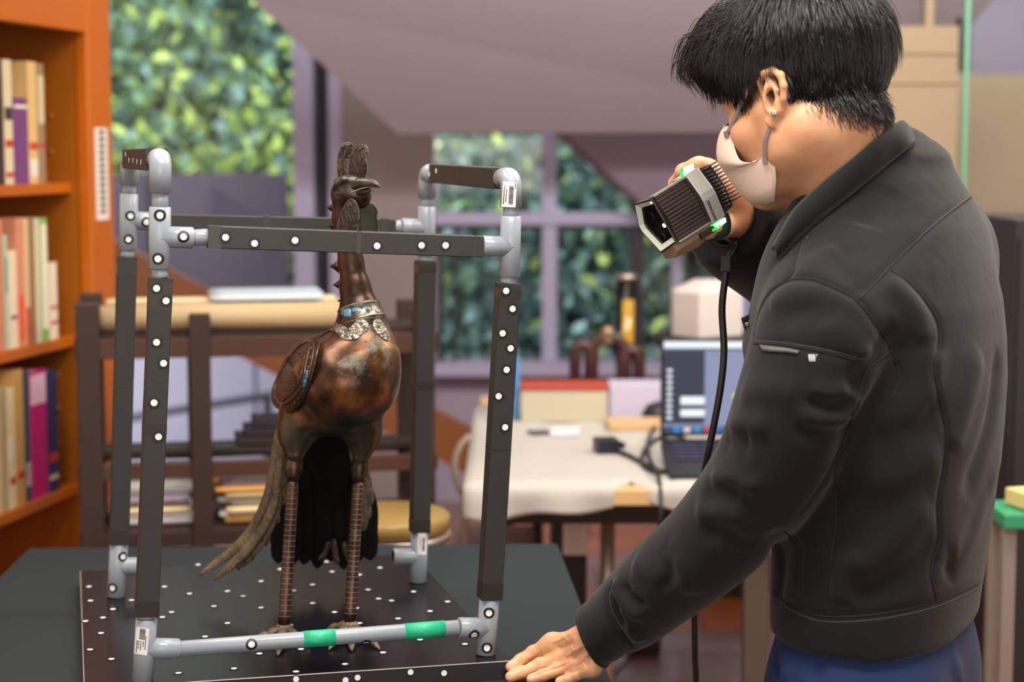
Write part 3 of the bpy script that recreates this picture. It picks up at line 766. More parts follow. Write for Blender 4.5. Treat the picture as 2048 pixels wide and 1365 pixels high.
q = [Vector((sx(.40), Yl - .0005, sz(.58))), Vector((sx(.43), Yl - .0005, sz(.55))), Vector((sx(.52), Yl - .0005, sz(.88))), Vector((sx(.49), Yl - .0005, sz(.91)))]
sm.prism(q, (0, -.001, 0), M_ysc); sm.build('screen_drawing', lt)
kb = MB(); zk0 = zbt - .03
kb.quadbox([Vector((xl, Yl - .26, zk0 - .045)), Vector((xr, Yl - .26, zk0 - .045)), Vector((xr, Yl, zk0 - .005)), Vector((xl, Yl, zk0 - .005)), Vector((xl, Yl - .26, zk0 - .025)), Vector((xr, Yl - .26, zk0 - .025)), Vector((xr, Yl, zk0 + .018)), Vector((xl, Yl, zk0 + .018))], M_black)
kb.build('base', lt)
ks = MB(); M_key = mat('laptop key', (58, 54, 84), .4)
for r0 in range(5):
    for c0 in range(12):
        u, v = (c0 + .5) / 12, (r0 + .5) / 5; yy = Yl - .03 - v * .13; zz = zk0 + .018 - (Yl - yy) / .26 * .043 + .001
        ks.box((xl + .02 + (xr - xl - .04) * u, yy, zz), ((xr - xl - .04) / 12 * .84, .021, .003), M_key)
ko = ks.build('keyboard', lt); ko['kind'] = 'stuff'
# laptop riser so that the base does not hover
MB().box(((xl + xr) / 2, Yl - .10, (tz + zk0 - .03) / 2 - .004), (xr - xl - .08, .18, max(.006, zk0 - .038 - tz)), M_black).build('riser_foot', lt)
# little things on the cloth
def flat_at(px, py): return atz(px, py, tz)
p = flat_at(1108, 868); sc = thing('paper_cutout', 'small folded white and dark paper slip lying on the cloth', 'paper', (p.x, p.y, tz))
MB().box((p.x + .03, p.y, tz + .006), (.075, .10, .010), mat('glossy white', (222, 222, 236), .2), Matrix.Rotation(-.1, 3, 'Z'), .002).build('white_half', sc)
MB().box((p.x - .038, p.y, tz + .004), (.055, .05, .006), mat('slate card', (70, 74, 96), .4), Matrix.Rotation(.3, 3, 'Z'), .002).build('dark_half', sc)
p = flat_at(1212, 905)
gd = thing('adapter', 'small black cable adapter lying on the white cloth', 'adapter', (p.x, p.y, tz))
MB().box((p.x, p.y, tz + .018), (.055, .06, .034), mat('dark blue black plastic', (24, 28, 42), .4), Matrix.Rotation(.2, 3, 'Z'), .004).build('body', gd)
MB().box((p.x + .036, p.y + .006, tz + .016), (.02, .02, .016), M_black, Matrix.Rotation(.2, 3, 'Z'), .002).build('plug', gd)
pts = [flat_at(a, b_) + Vector((0, 0, .006)) for a, b_ in ((1236, 908), (1262, 918), (1295, 936), (1335, 950), (1372, 938), (1385, 905), (1360, 878), (1320, 880), (1290, 905), (1285, 935), (1318, 950), (1350, 935))]
tag(MB().tube(interp(pts, 60), .0055, M_black, 7).build('cable'), 'black cable coiled on the white cloth beside the adapter', 'cable')
pts = [flat_at(a, b_) + Vector((0, 0, .012)) for a, b_ in ((1325, 845), (1310, 862), (1296, 895), (1300, 930), (1316, 962))] + [at(1322, 1010, 3.89), at(1316, 1100, 3.9), at(1310, 1250, 4.0)]
tag(MB().tube(interp(pts, 50), .005, M_black, 7).build('cable'), 'thin dark cable hanging over the front edge of the white cloth', 'cable')
p = flat_at(1318, 842); mo = MB(); mo.lathe((p.x, p.y, tz), (0, 0, 1), [(0, .045), (.02, .05), (.045, .035), (.055, .01)], M_black, 16); tag(mo.build('dial_knob'), 'black rounded gadget at the left foot of the laptop', 'gadget')

# under the table: dark computer case with a white sheet
Yc = 4.3; x0, x1 = at(1106, 1100, Yc).x, at(1174, 1100, Yc).x
pc = thing('computer_tower', 'black computer tower under the white-clothed table', 'computer', ((x0 + x1) / 2, Yc + .2, 0))
MB().box(((x0 + x1) / 2, Yc + .2, .30), (x1 - x0, .4, .60), M_black, None, .004).build('case', pc)
xs0, xs1 = at(1126, 1100, Yc).x, at(1173, 1100, Yc).x; za, zb_ = at(1150, 1110, Yc).z, at(1150, 1032, Yc).z
s_ = MB(); s_.box(((xs0 + xs1) / 2, Yc - .002, (za + zb_) / 2), (xs1 - xs0, .002, zb_ - za), M_white)
for k in range(8): s_.box(((xs0 + xs1) / 2, Yc - .0035, zb_ - .012 - k * .010), ((xs1 - xs0) * .7, .001, .002), mat('pale grey ink', (176, 176, 178), .7))
s_.build('paper_sheet', pc)
# black floor unit below and to the right
ub = thing('equipment_case', 'low black equipment case standing on the floor behind the laptop table', 'case', (.745, 5.95, 0))
MB().box((.745, 5.95, .08), (.24, .2, .14), M_black, None, .01).build('body', ub)
MB().box((.745, 5.95, .155), (.23, .19, .012), mat('grey case lid', (150, 140, 130), .5), None, .004).build('lid', ub)
MB().tube([(.69, 5.845, .10), (.69, 5.825, .12), (.80, 5.825, .12), (.80, 5.845, .10)], .008, M_black, 6).build('handle', ub)
MB().box(((at(1486, 1200, 3.98).x + at(1536, 1200, 3.98).x) / 2, 3.98, .345), (at(1536, 1200, 3.98).x - at(1486, 1200, 3.98).x, .04, .69), mat('dark taupe panel', (78, 66, 58), .5), None, .004).build('dark_panel', wt)  # dark upright panel below the front of the table
p = atz(1285, 1300, .0); pd = thing('foot_pedal', 'black foot pedal on the orange floor beside the table leg', 'pedal', (p.x, p.y, 0))
MB().box((p.x, p.y, .035), (.10, .14, .06), M_black, None, .008).build('body', pd); MB().box((p.x, p.y - .01, .075), (.08, .10, .02), M_black, Matrix.Rotation(.2, 3, 'X'), .006).build('pad', pd)
pts = [Vector((p.x - .04, p.y, .03))] + [atz(a, b_, .006) for a, b_ in ((1258, 1318), (1232, 1345), (1220, 1375))]
tag(MB().tube(interp(pts, 20), .005, M_black, 6).build('cable'), 'dark cable running from the foot pedal across the orange floor', 'cable')

# round stool
Ys = 3.68; c = at(772, 1034, Ys); so_ = thing('stool', 'round stool with ochre seat side and metal rim behind the bird', 'stool', (c.x, Ys, 0))
MB().lathe((c.x, Ys, c.z - .03), (0, 0, 1), [(0, .120), (.005, .130), (.032, .133), (.039, .126), (.041, 0.02)], mat('ochre vinyl', (142, 116, 62), .35), 32).build('seat', so_)
MB().lathe((c.x, Ys, c.z - .045), (0, 0, 1), [(0, .12), (.0, .134), (.014, .134), (.014, .12)], M_chrome, 32).build('rim', so_)
for k in range(4):
    a = PI / 4 + k * PI / 2; d = Vector((math.cos(a), math.sin(a), 0)); q = Vector((c.x, Ys, 0))
    MB().tube([q + d * .10 + Vector((0, 0, c.z - .04)), q + d * .135], .011, M_chrome, 8).build('leg', so_)
MB().tube([Vector((c.x + .126 * math.cos(a), Ys + .126 * math.sin(a), .2)) for a in np.linspace(0, 2 * PI, 33)], .007, M_chrome, 6).build('foot_ring', so_)
# cream tube chair left of the cloth
Yk = 4.5; M_crt = mat('cream painted tube', (176, 162, 144), .4)
ch = thing('tube_chair', 'cream metal tube chair pushed in at the left end of the clothed table', 'chair', (at(980, 1000, Yk).x, Yk, 0))
lp = [at(a, b_, Yk) for a, b_ in ((940, 872), (932, 880), (920, 894), (910, 922), (912, 955), (922, 985), (930, 1010))]
MB().tube(interp(lp + [Vector((lp[-1].x, Yk, 0))], 40), .009, M_crt, 8).build('side_frame', ch)
MB().tube(interp([v + Vector((.06, .36, 0)) for v in lp] + [Vector((lp[-1].x + .06, Yk + .36, 0))], 40), .009, M_crt, 8).build('side_frame', ch)
MB().box((at(985, 985, Yk).x, Yk + .18, .44), (.22, .36, .035), mat('mauve seat pad', (150, 118, 122), .7), None, .012).build('seat', ch)
for dy in (.02, .34): MB().tube([(at(1018, 985, Yk).x, Yk + dy, .43), (at(1022, 985, Yk).x, Yk + dy, 0)], .009, M_crt, 8).build('leg', ch)

# right margin: black cabinet, work bench corner
Yq = 4.3; xq = at(2008, 700, Yq).x
cb = thing('cabinet', 'tall black cabinet at the right edge behind the person', 'cabinet', (xq + .4, Yq + .2, 0))
zq = at(2030, 440, Yq).z
MB().box((xq + .42, Yq + .22, zq / 2), (.8, .44, zq), mat('matt black board', (26, 24, 24), .6), None, .004).build('body', cb)
for k in range(2):
    MB().box((xq + .22 + k * .4, Yq - .008, zq / 2), (.385, .016, zq - .08), mat('matt black board', (26, 24, 24), .6), None, .003).build('door', cb)
Yw = 3.6; p0 = at(2008, 1045, Yw)
wb = thing('side_bench', 'small bench with green top and grey metal leg at the right edge', 'bench', (p0.x + .25, Yw + .08, 0))
MB().box((p0.x + .25, Yw + .08, p0.z), (.5, .16, .03), mat('green board', (40, 140, 96), .5), None, .004).build('top', wb)
for dx in (.018, .46):
    for dy in (.03, .13): MB().box((p0.x + dx, Yw + dy, (p0.z - .015) / 2), (.028, .028, p0.z - .015), mat('grey painted leg', (128, 120, 112), .5), None, .003).build('leg', wb)
MB().box((p0.x + .25, Yw + .08, .07), (.5, .15, .025), M_cream, None, .004).build('lower_shelf', wb)
bx = MB(); bx.box((p0.x + .12, Yw + .08, p0.z + .035), (.16, .10, .035), mat('yellow white carton', (216, 196, 130), .6), Matrix.Rotation(.3, 3, 'Z'), .004)
tag(bx.build('carton'), 'small yellowish carton lying on the green bench top', 'box')

# ================================================================== near table, board and pipe cage
T_Z, B_Z = 0.730, 0.756
M_teal = mat('dark teal table laminate', (27, 39, 43), 0.6, spec=.3, bump=.15, bscale=400)
ntb = thing('display_table', 'table with plain dark teal top carrying the black dotted board', 'table', (-.4, 2.7, 0))
bl, br = atz(60, 1097, T_Z), atz(1114, 1088, T_Z); fr_ = Vector((.160, 2.16, T_Z)); flt = Vector((-.865, 2.12, T_Z))
top = [flt, fr_, br, bl]
MB().quadbox([p - Vector((0, 0, .028)) for p in top] + top, M_teal).build('tabletop', ntb)
def inset(p, k): c = sum(top, Vector()) / 4; return p.lerp(c, k)
for p in top:
    q = inset(p, .12); MB().box((q.x, q.y, (T_Z - .028) / 2), (.05, .05, T_Z - .028), M_black, None, .004).build('leg', ntb)
for a, b_ in ((0, 1), (1, 2), (2, 3), (3, 0)):
    p, q = inset(top[a], .12), inset(top[b_], .12); p = p - Vector((0, 0, .06)); q = q - Vector((0, 0, .06)); MB().tube([p, q], .025, M_black, 4).build('apron', ntb)

U2 = Vector((.9735, .2287, 0)); V2 = Vector((-.2500, .9683, 0))
FRc = Vector((-.003, 2.502, B_Z)); BW, BD = .590, .705
FLc = FRc - U2 * BW; BRc = FRc + V2 * BD; BLc = BRc - U2 * .582
bd = thing('target_board', 'black board with white reference dots holding the bird and cage', 'board', tuple(FRc + (BLc - FRc) / 2 + Vector((0, 0, T_Z - B_Z))))
M_board = mat('satin black board', (13, 12, 20), 0.27, spec=.4, bump=.05, bscale=30, noise=.25, nscale=4)
M_bedge = mat('board edge highlight', (150, 146, 140), .6); M_bside = mat('black board edge band', (30, 26, 26), .5)
bc = [FLc, FRc, BRc, BLc]
bmb = MB(); lo_ = [p - Vector((0, 0, B_Z - T_Z - .0005)) for p in bc]
bmb.add(lo_ + bc, [(4, 5, 6, 7), (3, 2, 1, 0)], M_board); bmb.add(lo_ + bc, [(0, 1, 5, 4), (1, 2, 6, 5), (2, 3, 7, 6), (3, 0, 4, 7)], M_bside)
board_body = bmb.build('panel', bd)
for a, b_ in ((0, 1), (3, 0)):
    MB().tube([bc[a] - Vector((0, 0, .0004)), bc[b_] - Vector((0, 0, .0004))], .0009, M_bedge, 4, smooth=False).build('edge_highlight', bd)  # pale line is an edge highlight put into the colour
def world_bvh(objs):
    V, F = [], []
    for o in objs:
        M = world_to(o).inverted(); k = len(V); V += [tuple(M @ v.co) for v in o.data.vertices]; F += [tuple(i + k for i in p.vertices) for p in o.data.polygons]
    return BVHTree.FromPolygons(V, F)
M_dotw = mat('white reflective dot', (236, 236, 232), .5); M_dotk = mat('black dot ring', (22, 22, 24), .5)
def dot(bvh, px, py, parent, r1=.0046, r2=.0082, maxd=None):
    p, n = hit(bvh, px, py)
    if p is None or (maxd and (p - EYE).y > maxd): return
    u = n.orthogonal().normalized(); w_ = n.cross(u); vs = []
    N = 16
    for rr, h in ((r2, .0003), (r2 * .99, .0006), (r1, .0007), (r1, .0010)):
        for k in range(N):
            a = 2 * PI * k / N; q = p + (u * math.cos(a) + w_ * math.sin(a)) * rr; c = bvh.ray_cast(q + n * .012, -n, .024)
            vs.append((c[0] if c[0] is not None else q) + n * h)
    fs = [(i * N + k, i * N + (k + 1) % N, (i + 1) * N + (k + 1) % N, (i + 1) * N + k) for i in range(3) for k in range(N)]
    mb = MB(); mb.add(vs, fs[:2 * N], M_dotk); mb.add(vs, fs[2 * N:] + [tuple(3 * N + k for k in range(N))], M_dotw); mb.build('reference_dot', parent)
bb = world_bvh([board_body])
for q in ((178, 1175), (181, 1203), (206, 1237), (202, 1268), (223, 1320), (329, 1175), (379, 1189), (263, 1202), (343, 1226), (325, 1236), (428, 1214), (396, 1131), (455, 1184), (486, 1194), (522, 1164), (522, 1217), (455, 1248), (357, 1348), (468, 1339), (519, 1309), (588, 1183), (580, 1252), (592, 1345), (625, 1171), (625, 1208), (664, 1145), (653, 1125), (719, 1151), (760, 1137), (736, 1181), (757, 1199), (783, 1203), (827, 1185), (669, 1226), (713, 1218), (719, 1248), (796, 1239), (840, 1281), (766, 1307), (602, 1300), (690, 1330), (895, 1205), (860, 1224), (226, 1220), (930, 1290), (300, 1290), (410, 1275), (560, 1140), (300, 1150),
          (592, 1359), (691, 1361), (715, 1356), (821, 1345), (888, 1347), (158, 1200), (171, 1244), (180, 1301)):
    dot(bb, q[0], q[1], bd, .0042, .0068)

M_pvc = mat('grey pvc pipe', (142, 151, 160), 0.3, spec=.6); M_sleeve = mat('matt black card sleeve', (46, 45, 42), 0.55, noise=.18, nscale=14, bump=.12, bscale=240)
M_tape = mat('black sticky tape', (44, 42, 36), .32); M_gtape = mat('green masking tape', (38, 178, 132), .45, bump=.8, bscale=90)
M_open = mat('dark pipe inside', (30, 30, 34), .8)
cage = thing('pipe_cage', 'grey pipe and black sleeve cage standing around the bronze bird', 'cage', (-.335, 2.69, B_Z))
RP, RT, HB = .0111, .0146, .0150
parts = []
def cyl(name, a, b_, r, m=M_pvc, hollow=False):
    a, b_ = Vector(a), Vector(b_); d = b_ - a; l = d.length
    pr = [(0, r * .93), (.0008, r), (l - .0008, r), (l, r * .93)]
    mb = MB(); mb.lathe(a, d, pr, m, 24, cap=not hollow)
    if hollow: mb.lathe(b_ + d.normalized() * .0, -d, [(0, r * .93), (.0, r * .80), (.02, r * .8), (.02, .0005)], M_open, 24, cap=False)
    o = mb.build(name, cage); parts.append(o); return o
def tee(a, b_, c, e, hollow=False):
    """straight run a-b with a branch c-e"""
    a, b_, c, e = (Vector(q) for q in (a, b_, c, e)); mb = MB(); d = b_ - a; l = d.length
    mb.lathe(a, d, [(0, RT * .9), (.001, RT), (l - .001, RT), (l, RT * .9), (l, RP)], M_pvc, 28)
    f = e - c; k = f.length
    mb.lathe(c, f, [(0, RT * .99), (k - .001, RT), (k, RT * .92), (k, RP)], M_pvc, 28, cap=not hollow)
    if hollow: mb.lathe(e, -f, [(0, RP), (.03, RP), (.03, .0004)], M_open, 24, cap=False)
    mb.tube([a.lerp(b_, .5) + (q * RT) for q in [f.normalized().cross(d.normalized()) * math.cos(t) + d.normalized() * 0 + f.normalized() * math.sin(t) for t in np.linspace(0, PI, 13)]], .0007, M_pvc, 5)
    o = mb.build('tee_fitting', cage); parts.append(o); return o
def elbow(p_low, p_corner, p_end):
    p_low, p_corner, p_end = (Vector(q) for q in (p_low, p_corner, p_end)); r = RT * 1.02
    d0 = (p_low - p_corner).normalized(); d1 = (p_end - p_corner).normalized(); rb_ = .0150
    arc = [p_corner + d0 * rb_ * (1 - math.sin(t)) + d1 * rb_ * (1 - math.cos(t)) for t in np.linspace(0, PI / 2, 12)]
    o = MB().tube([p_low] + arc + [p_end], [r] * (len(arc) + 2), M_pvc, 24).build('elbow_fitting', cage); parts.append(o); return o
ANG = math.radians(17); BX = Vector((math.cos(ANG), math.sin(ANG), 0)); BY = Vector((-math.sin(ANG), math.cos(ANG), 0))
def sleeve(a, b_, u, h=HB, name='square_sleeve', ends=True):
    """square tube from a to b; u is one side direction"""
    a, b_ = Vector(a), Vector(b_); d = (b_ - a).normalized(); u = Vector(u); u = (u - d * u.dot(d)).normalized(); w_ = d.cross(u); mb = MB(); q = []
    bev = .0012
    ring = [(-h + bev, -h), (h - bev, -h), (h, -h + bev), (h, h - bev), (h - bev, h), (-h + bev, h), (-h, h - bev), (-h, -h + bev)]
    for p in (a, b_): q += [p + u * x + w_ * y for x, y in ring]
    mb.add(q, [(i, (i + 1) % 8, (i + 1) % 8 + 8, i + 8) for i in range(8)] + [tuple(range(8))[::-1], tuple(range(8, 16))], M_sleeve)
    o = mb.build(name, cage); parts.append(o); return o
def tape(a, b_, u, t0, t1, m=M_tape, h=HB + .0002):
    a, b_ = Vector(a), Vector(b_); p, q = a.lerp(b_, t0), a.lerp(b_, t1); d = (q - p).normalized(); u = Vector(u); u = (u - d * u.dot(d)).normalized(); w_ = d.cross(u)
    vs = [c + u * x * h + w_ * y * h for c in (p, q) for x, y in ((-1, -1), (1, -1), (1, 1), (-1, 1))]
    o = MB().quadbox(vs, m).build('tape_band', cage); parts.append(o)
# corner posts: points on the post axis
def axis(pts, Y): return [at(a, b_, Y) for a, b_ in pts]
YFL, YFR, YBL, YBR = 2.405, 2.535, 2.872, 2.972
def base_of(p): q = Vector(p); return q
# --- front left
f0 = axis([(285, 1366), (291, 1297), (293, 1238), (321, 556), (320, 474), (320, 414), (321, 326)], YFL); f0[0].z = B_Z + .0006
br_ = axis([(357, 1299)], YFL + .02)[0]
tee(f0[0], f0[2], f0[1], br_)
cyl('pipe', f0[2], f0[2].lerp(f0[3], .012), RP); sleeve(f0[2].lerp(f0[3], .012), f0[3], BX)
cyl('pipe', f0[3], at(319, 538, YFL), RP)
bf = at(386, 476, YFL + .014); tee(at(319, 538, YFL), f0[5], f0[4], bf)
cyl('pipe', f0[5], at(320, 386, YFL), RP)
lc = at(321, 319, YFL); barL0, barL1 = at(314, 319, 2.445), at(264, 318, 2.84)
elbow(at(320, 386, YFL), lc, lc.lerp(barL1, .075))
# --- front right
g0 = axis([(971, 1311), (974, 1256), (979, 1197), (1016, 567), (1021, 494), (1022, 432), (1022, 356)], YFR); g0[0].z = B_Z + .0006
brr = axis([(917, 1256)], YFR - .016)[0]
tee(g0[0], g0[2], g0[1], brr)
sleeve(g0[2], g0[3], BX); cyl('pipe', g0[3], at(1018, 553, YFR), RP)
bfr = at(962, 492, YFR - .016); tee(at(1019, 554, YFR), g0[5], g0[4], bfr)
cyl('pipe', g0[5], at(1022, 414, YFR), RP)
rc = at(1023, 356, YFR); barR0, barR1 = at(1007, 357, 2.575), at(876, 347, 2.93)
elbow(at(1022, 415, YFR), rc, at(1006, 357, 2.572))
# --- back left
h0 = axis([(232, 1194), (236, 1133), (238, 1087), (254, 514), (257, 440), (258, 388), (259, 320)], YBL); h0[0].z = B_Z + .0006
tee(h0[0], h0[2], h0[1], at(276, 1133, YBL + .01), hollow=True)
sleeve(h0[2], h0[3], BX); cyl('pipe', h0[3], at(256, 500, YBL), RP)
tee(at(256, 500, YBL), h0[5], h0[4], at(299, 443, YBL + .012)); cyl('pipe', h0[5], at(258, 368, YBL), RP)
lcb = at(260, 318, YBL); elbow(at(258, 370, YBL), lcb, lcb.lerp(barL0, .08))
# --- back right
k0 = axis([(836, 1166), (838, 1113), (839, 1064), (850, 522), (853, 456), (854, 413), (855, 346)], YBR); k0[0].z = B_Z + .0006
tee(k0[0], k0[2], k0[1], at(786, 1114, YBR - .012), hollow=True)
sleeve(k0[2], k0[3], BX); cyl('pipe', k0[3], at(851, 512, YBR), RP)
tee(at(851, 512, YBR), k0[5], k0[4], at(803, 454, YBR - .012)); cyl('pipe', k0[5], at(854, 394, YBR), RP)
rcb = at(855, 346, YBR); elbow(at(854, 396, YBR), rcb, rcb.lerp(barR0, .09))
# --- rails
UPZ = (0, 0, 1)
sleeve(barL0, barL1, UPZ); cyl('pipe', lc.lerp(barL1, .06), barL0.lerp(barL1, .02), RP)
sleeve(barR0, barR1, UPZ)
s0, s1 = at(415, 473.5, YFL + .022), at(962, 493, YFR - .016); sleeve(s0, s1, UPZ); cyl('pipe', bf, s0.lerp(s1, .01), RP)
q0, q1 = at(338, 446, YBL + .022), at(790, 455, YBR - .014); sleeve(q0, q1, UPZ, .0138)
cyl('pipe', at(299, 443, YBL + .012), q0.lerp(q1, .01), RP); cyl('pipe', q1.lerp(q0, .01), at(803, 454, YBR - .012), RP)
cyl('pipe', br_, brr, RP)
for t0, t1 in ((.437, .550), (.802, .948)):
    a, b_ = br_.lerp(brr, t0), br_.lerp(brr, t1); o = MB().lathe(a, b_ - a, [(0, RP), (0, RP + .0007), ((b_ - a).length, RP + .0009), ((b_ - a).length, RP)], M_gtape, 28).build('green_tape', cage); o['label'] = 'crinkled green masking tape wrapped round the lower front pipe'; parts.append(o)
FLs = (f0[2].lerp(f0[3], .012), f0[3]); FRs = (g0[2], g0[3])
for t0, t1 in ((.905, .99), (.545, .575), (.0, .045)): tape(*FLs, BX, t0, t1)
for t0, t1 in ((.955, .985), (0, .055), (.48, .482)): tape(*FRs, BX, t0, t1)
for t0, t1 in ((.94, .985), (.55, .552), (0, .05)): tape(h0[2], h0[3], BX, t0, t1)
for t0, t1 in ((.96, .99), (.53, .56), (0, .05)): tape(k0[2], k0[3], BX, t0, t1)
for t0, t1 in ((.0, .045), (.53, .545), (.965, .97)): tape(s0, s1, UPZ, t0, t1)
tape(q0, q1, UPZ, .41, .44, h=.0143); tape(q0, q1, UPZ, .93, .97, h=.0143)
tape(barR0, barR1, UPZ, .52, .53)
# barcode labels, wrapped on the fittings
cb = world_bvh(parts)
M_label = mat('white sticker', (232, 230, 226), .45)
def sticker(p0, p1, p2, p3, bars, lines):
    """corner pixels: top left, top right, bottom right, bottom left"""
    def P(u, v, h):
        a = Vector(p0).lerp(Vector(p1), u); b_ = Vector(p3).lerp(Vector(p2), u); c = a.lerp(b_, v); return hit(cb, c.x, c.y, h)[0]
    rows = [[P(u, v, .0005) for u in np.linspace(0, 1, 9)] for v in np.linspace(0, 1, 5)]
    if any(p is None for r in rows for p in r): return
    root = MB().grid(rows, M_label).build('barcode_label', cage)
    mb = MB()
    def strip(u0, u1, v0, v1):
        r_ = [[P(u, v, .0008) for u in np.linspace(u0, u1, 4)] for v in (v0, v1)]
        if all(p is not None for r in r_ for p in r): mb.grid(r_, M_ink)
    r_ = random.Random(3); v = bars[2]
    while v < bars[3]:
        t = r_.choice((.012, .02, .03)); strip(bars[0], bars[1], v, v + t); v += t + r_.choice((.012, .018))
    for (u, va, vb) in lines:
        v = va
        while v < vb: t = r_.choice((.02, .035, .05)); strip(u, u + .07, v, min(v + t, vb)); v += t + .015
    mb.build('print', root)
sticker((1007, 363), (1033, 365), (1031, 415), (1003, 414), (.48, .80, .16, .9), ((.10, .15, .9), (.26, .3, .8), (.88, .05, .25)))
sticker((273, 1254), (299, 1258), (294, 1312), (269, 1308), (.3, .72, .04, .42), ((.25, .5, .8), (.42, .5, .85), (.6, .5, .7), (.12, .5, .95), (.75, .3, .8)))
sticker((836, 1067), (853, 1067), (852, 1111), (834, 1110), (.55, .8, .2, .8), ((.3, .2, .7),))
for q in ((313, 577), (332, 602), (313, 685), (327, 727), (308, 806), (317, 874), (320, 431), (316, 518), (367, 474), (1012, 582), (1025, 618), (1005, 667), (1021, 697), (1013, 740), (997, 793), (1010, 855), (451, 475), (509, 487), (590, 481), (754, 492), (843, 491), (891, 491), (261, 432), (293, 445), (257, 479), (246, 1114), (225, 1177), (503, 1290), (732, 1286), (948, 1271), (978, 1227), (974, 1297)):
    dot(cb, q[0], q[1], cage)
# white reference marks on the brown side of the upper bars
for q in ((252, 309), (259, 321), (267, 322), (275, 324), (283, 325), (873, 342), (859, 349)):
    dot(cb, q[0], q[1], cage, .0040, .0044)

# ================================================================== bronze bird
YB = 2.70
def B(px, py, d=0.0): return at(px, py, YB + d)
PX = m_px(YB)
def bronze(name, dark, mid, warm, green, mscale, gr=.5, rough=.34, bump=.25, rings=False, metal=.85, wscale=40, zones=()):
    if name in MATS: return MATS[name]
    m = bpy.data.materials.new(name); m.use_nodes = True; nt = m.node_tree; b = nt.nodes['Principled BSDF']; N = nt.nodes.new; Lk = nt.links.new
    tc = N('ShaderNodeTexCoord')
    n1 = N('ShaderNodeTexNoise'); n1.inputs['Scale'].default_value = mscale; n1.inputs['Detail'].default_value = 6; n1.inputs['Roughness'].default_value = .62; Lk(tc.outputs['Object'], n1.inputs['Vector'])
    r1 = N('ShaderNodeValToRGB'); e = r1.color_ramp.elements; e[0].position = .36; e[0].color = (*s2l(dark), 1); e[1].position = .66; e[1].color = (*s2l(warm), 1); k = e.new(.5); k.color = (*s2l(mid), 1); Lk(n1.outputs['Fac'], r1.inputs['Fac'])
    n2 = N('ShaderNodeTexNoise'); n2.inputs['Scale'].default_value = mscale * .8; n2.inputs['Detail'].default_value = 7; n2.inputs['Roughness'].default_value = .7
    mp = N('ShaderNodeMapping'); mp.inputs['Location'].default_value = (3.3, 1.7, 5.1); Lk(tc.outputs['Object'], mp.inputs['Vector']); Lk(mp.outputs['Vector'], n2.inputs['Vector'])
    r2 = N('ShaderNodeValToRGB'); e = r2.color_ramp.elements; e[0].position = gr; e[0].color = (0, 0, 0, 1); e[1].position = gr + .09; e[1].color = (1, 1, 1, 1); Lk(n2.outputs['Fac'], r2.inputs['Fac'])
    mx = N('ShaderNodeMix'); mx.data_type = 'RGBA'; Lk(r2.outputs['Color'], mx.inputs['Factor']); Lk(r1.outputs['Color'], mx.inputs[6]); mx.inputs[7].default_value = (*s2l(green), 1); cur = mx.outputs[2]
    if zones:                                   # patina that differs by height on the casting: dark green belly and thighs, dark brown neck
        sp = N('ShaderNodeSeparateXYZ'); Lk(tc.outputs['Object'], sp.inputs[0])
        ad = N('ShaderNodeMath'); ad.operation = 'MULTIPLY_ADD'; ad.inputs[1].default_value = .09; Lk(n1.outputs['Fac'], ad.inputs[0]); Lk(sp.outputs[2], ad.inputs[2])
        for (za, zb2, cz, amt) in zones:
            mr = N('ShaderNodeMapRange'); mr.interpolation_type = 'SMOOTHSTEP'; mr.inputs[1].default_value = za + .045; mr.inputs[2].default_value = zb2 + .045; mr.inputs[3].default_value = 0; mr.inputs[4].default_value = amt; Lk(ad.outputs[0], mr.inputs[0])
            m3 = N('ShaderNodeMix'); m3.data_type = 'RGBA'; Lk(mr.outputs[0], m3.inputs['Factor']); Lk(cur, m3.inputs[6]); m3.inputs[7].default_value = (*s2l(cz), 1); cur = m3.outputs[2]
    Lk(cur, b.inputs['Base Color'])
    rr = N('ShaderNodeMapRange'); rr.inputs[3].default_value = rough; rr.inputs[4].default_value = rough + .22; Lk(r2.outputs['Color'], rr.inputs[0]); Lk(rr.outputs[0], b.inputs['Roughness'])
    rm = N('ShaderNodeMapRange'); rm.inputs[3].default_value = metal; rm.inputs[4].default_value = metal * .55; Lk(r2.outputs['Color'], rm.inputs[0]); Lk(rm.outputs[0], b.inputs['Metallic'])
    n3 = N('ShaderNodeTexNoise'); n3.inputs['Scale'].default_value = 70; n3.inputs['Detail'].default_value = 4; Lk(tc.outputs['Object'], n3.inputs['Vector'])
    src = n3.outputs['Fac']
    if rings:
        wv = N('ShaderNodeTexWave'); wv.wave_type = 'RINGS' if rings == 'rings' else 'BANDS'; wv.inputs['Scale'].default_value = wscale; wv.inputs['Distortion'].default_value = 9; wv.inputs['Detail'].default_value = 2; wv.inputs['Detail Scale'].default_value = 1.6; Lk(tc.outputs['Object'], wv.inputs['Vector']); src = wv.outputs['Fac']
    bp = N('ShaderNodeBump'); bp.inputs['Strength'].default_value = bump; bp.inputs['Distance'].default_value = .0015; Lk(src, bp.inputs['Height']); Lk(bp.outputs['Normal'], b.inputs['Normal'])
    MATS[name] = m; return m
ZB_ = (B(700, 830).z - B_Z, B(700, 660).z - B_Z, B(700, 396).z - B_Z)
M_bronze = bronze('patinated bronze', (40, 33, 28), (86, 58, 40), (154, 95, 44), (98, 106, 92), 15, .565, .32, .14, metal=.68, zones=((ZB_[0] + .035, ZB_[0] - .02, (66, 64, 52), .85), (ZB_[1] - .01, ZB_[1] + .05, (58, 40, 32), .8), (ZB_[2] - .012, ZB_[2] + .012, (80, 78, 68), .8)))
M_bdark = bronze('brown engraved bronze', (42, 35, 31), (66, 54, 46), (86, 70, 56), (92, 96, 86), 22, .66, .40, .55, 'bands', .6, 55)
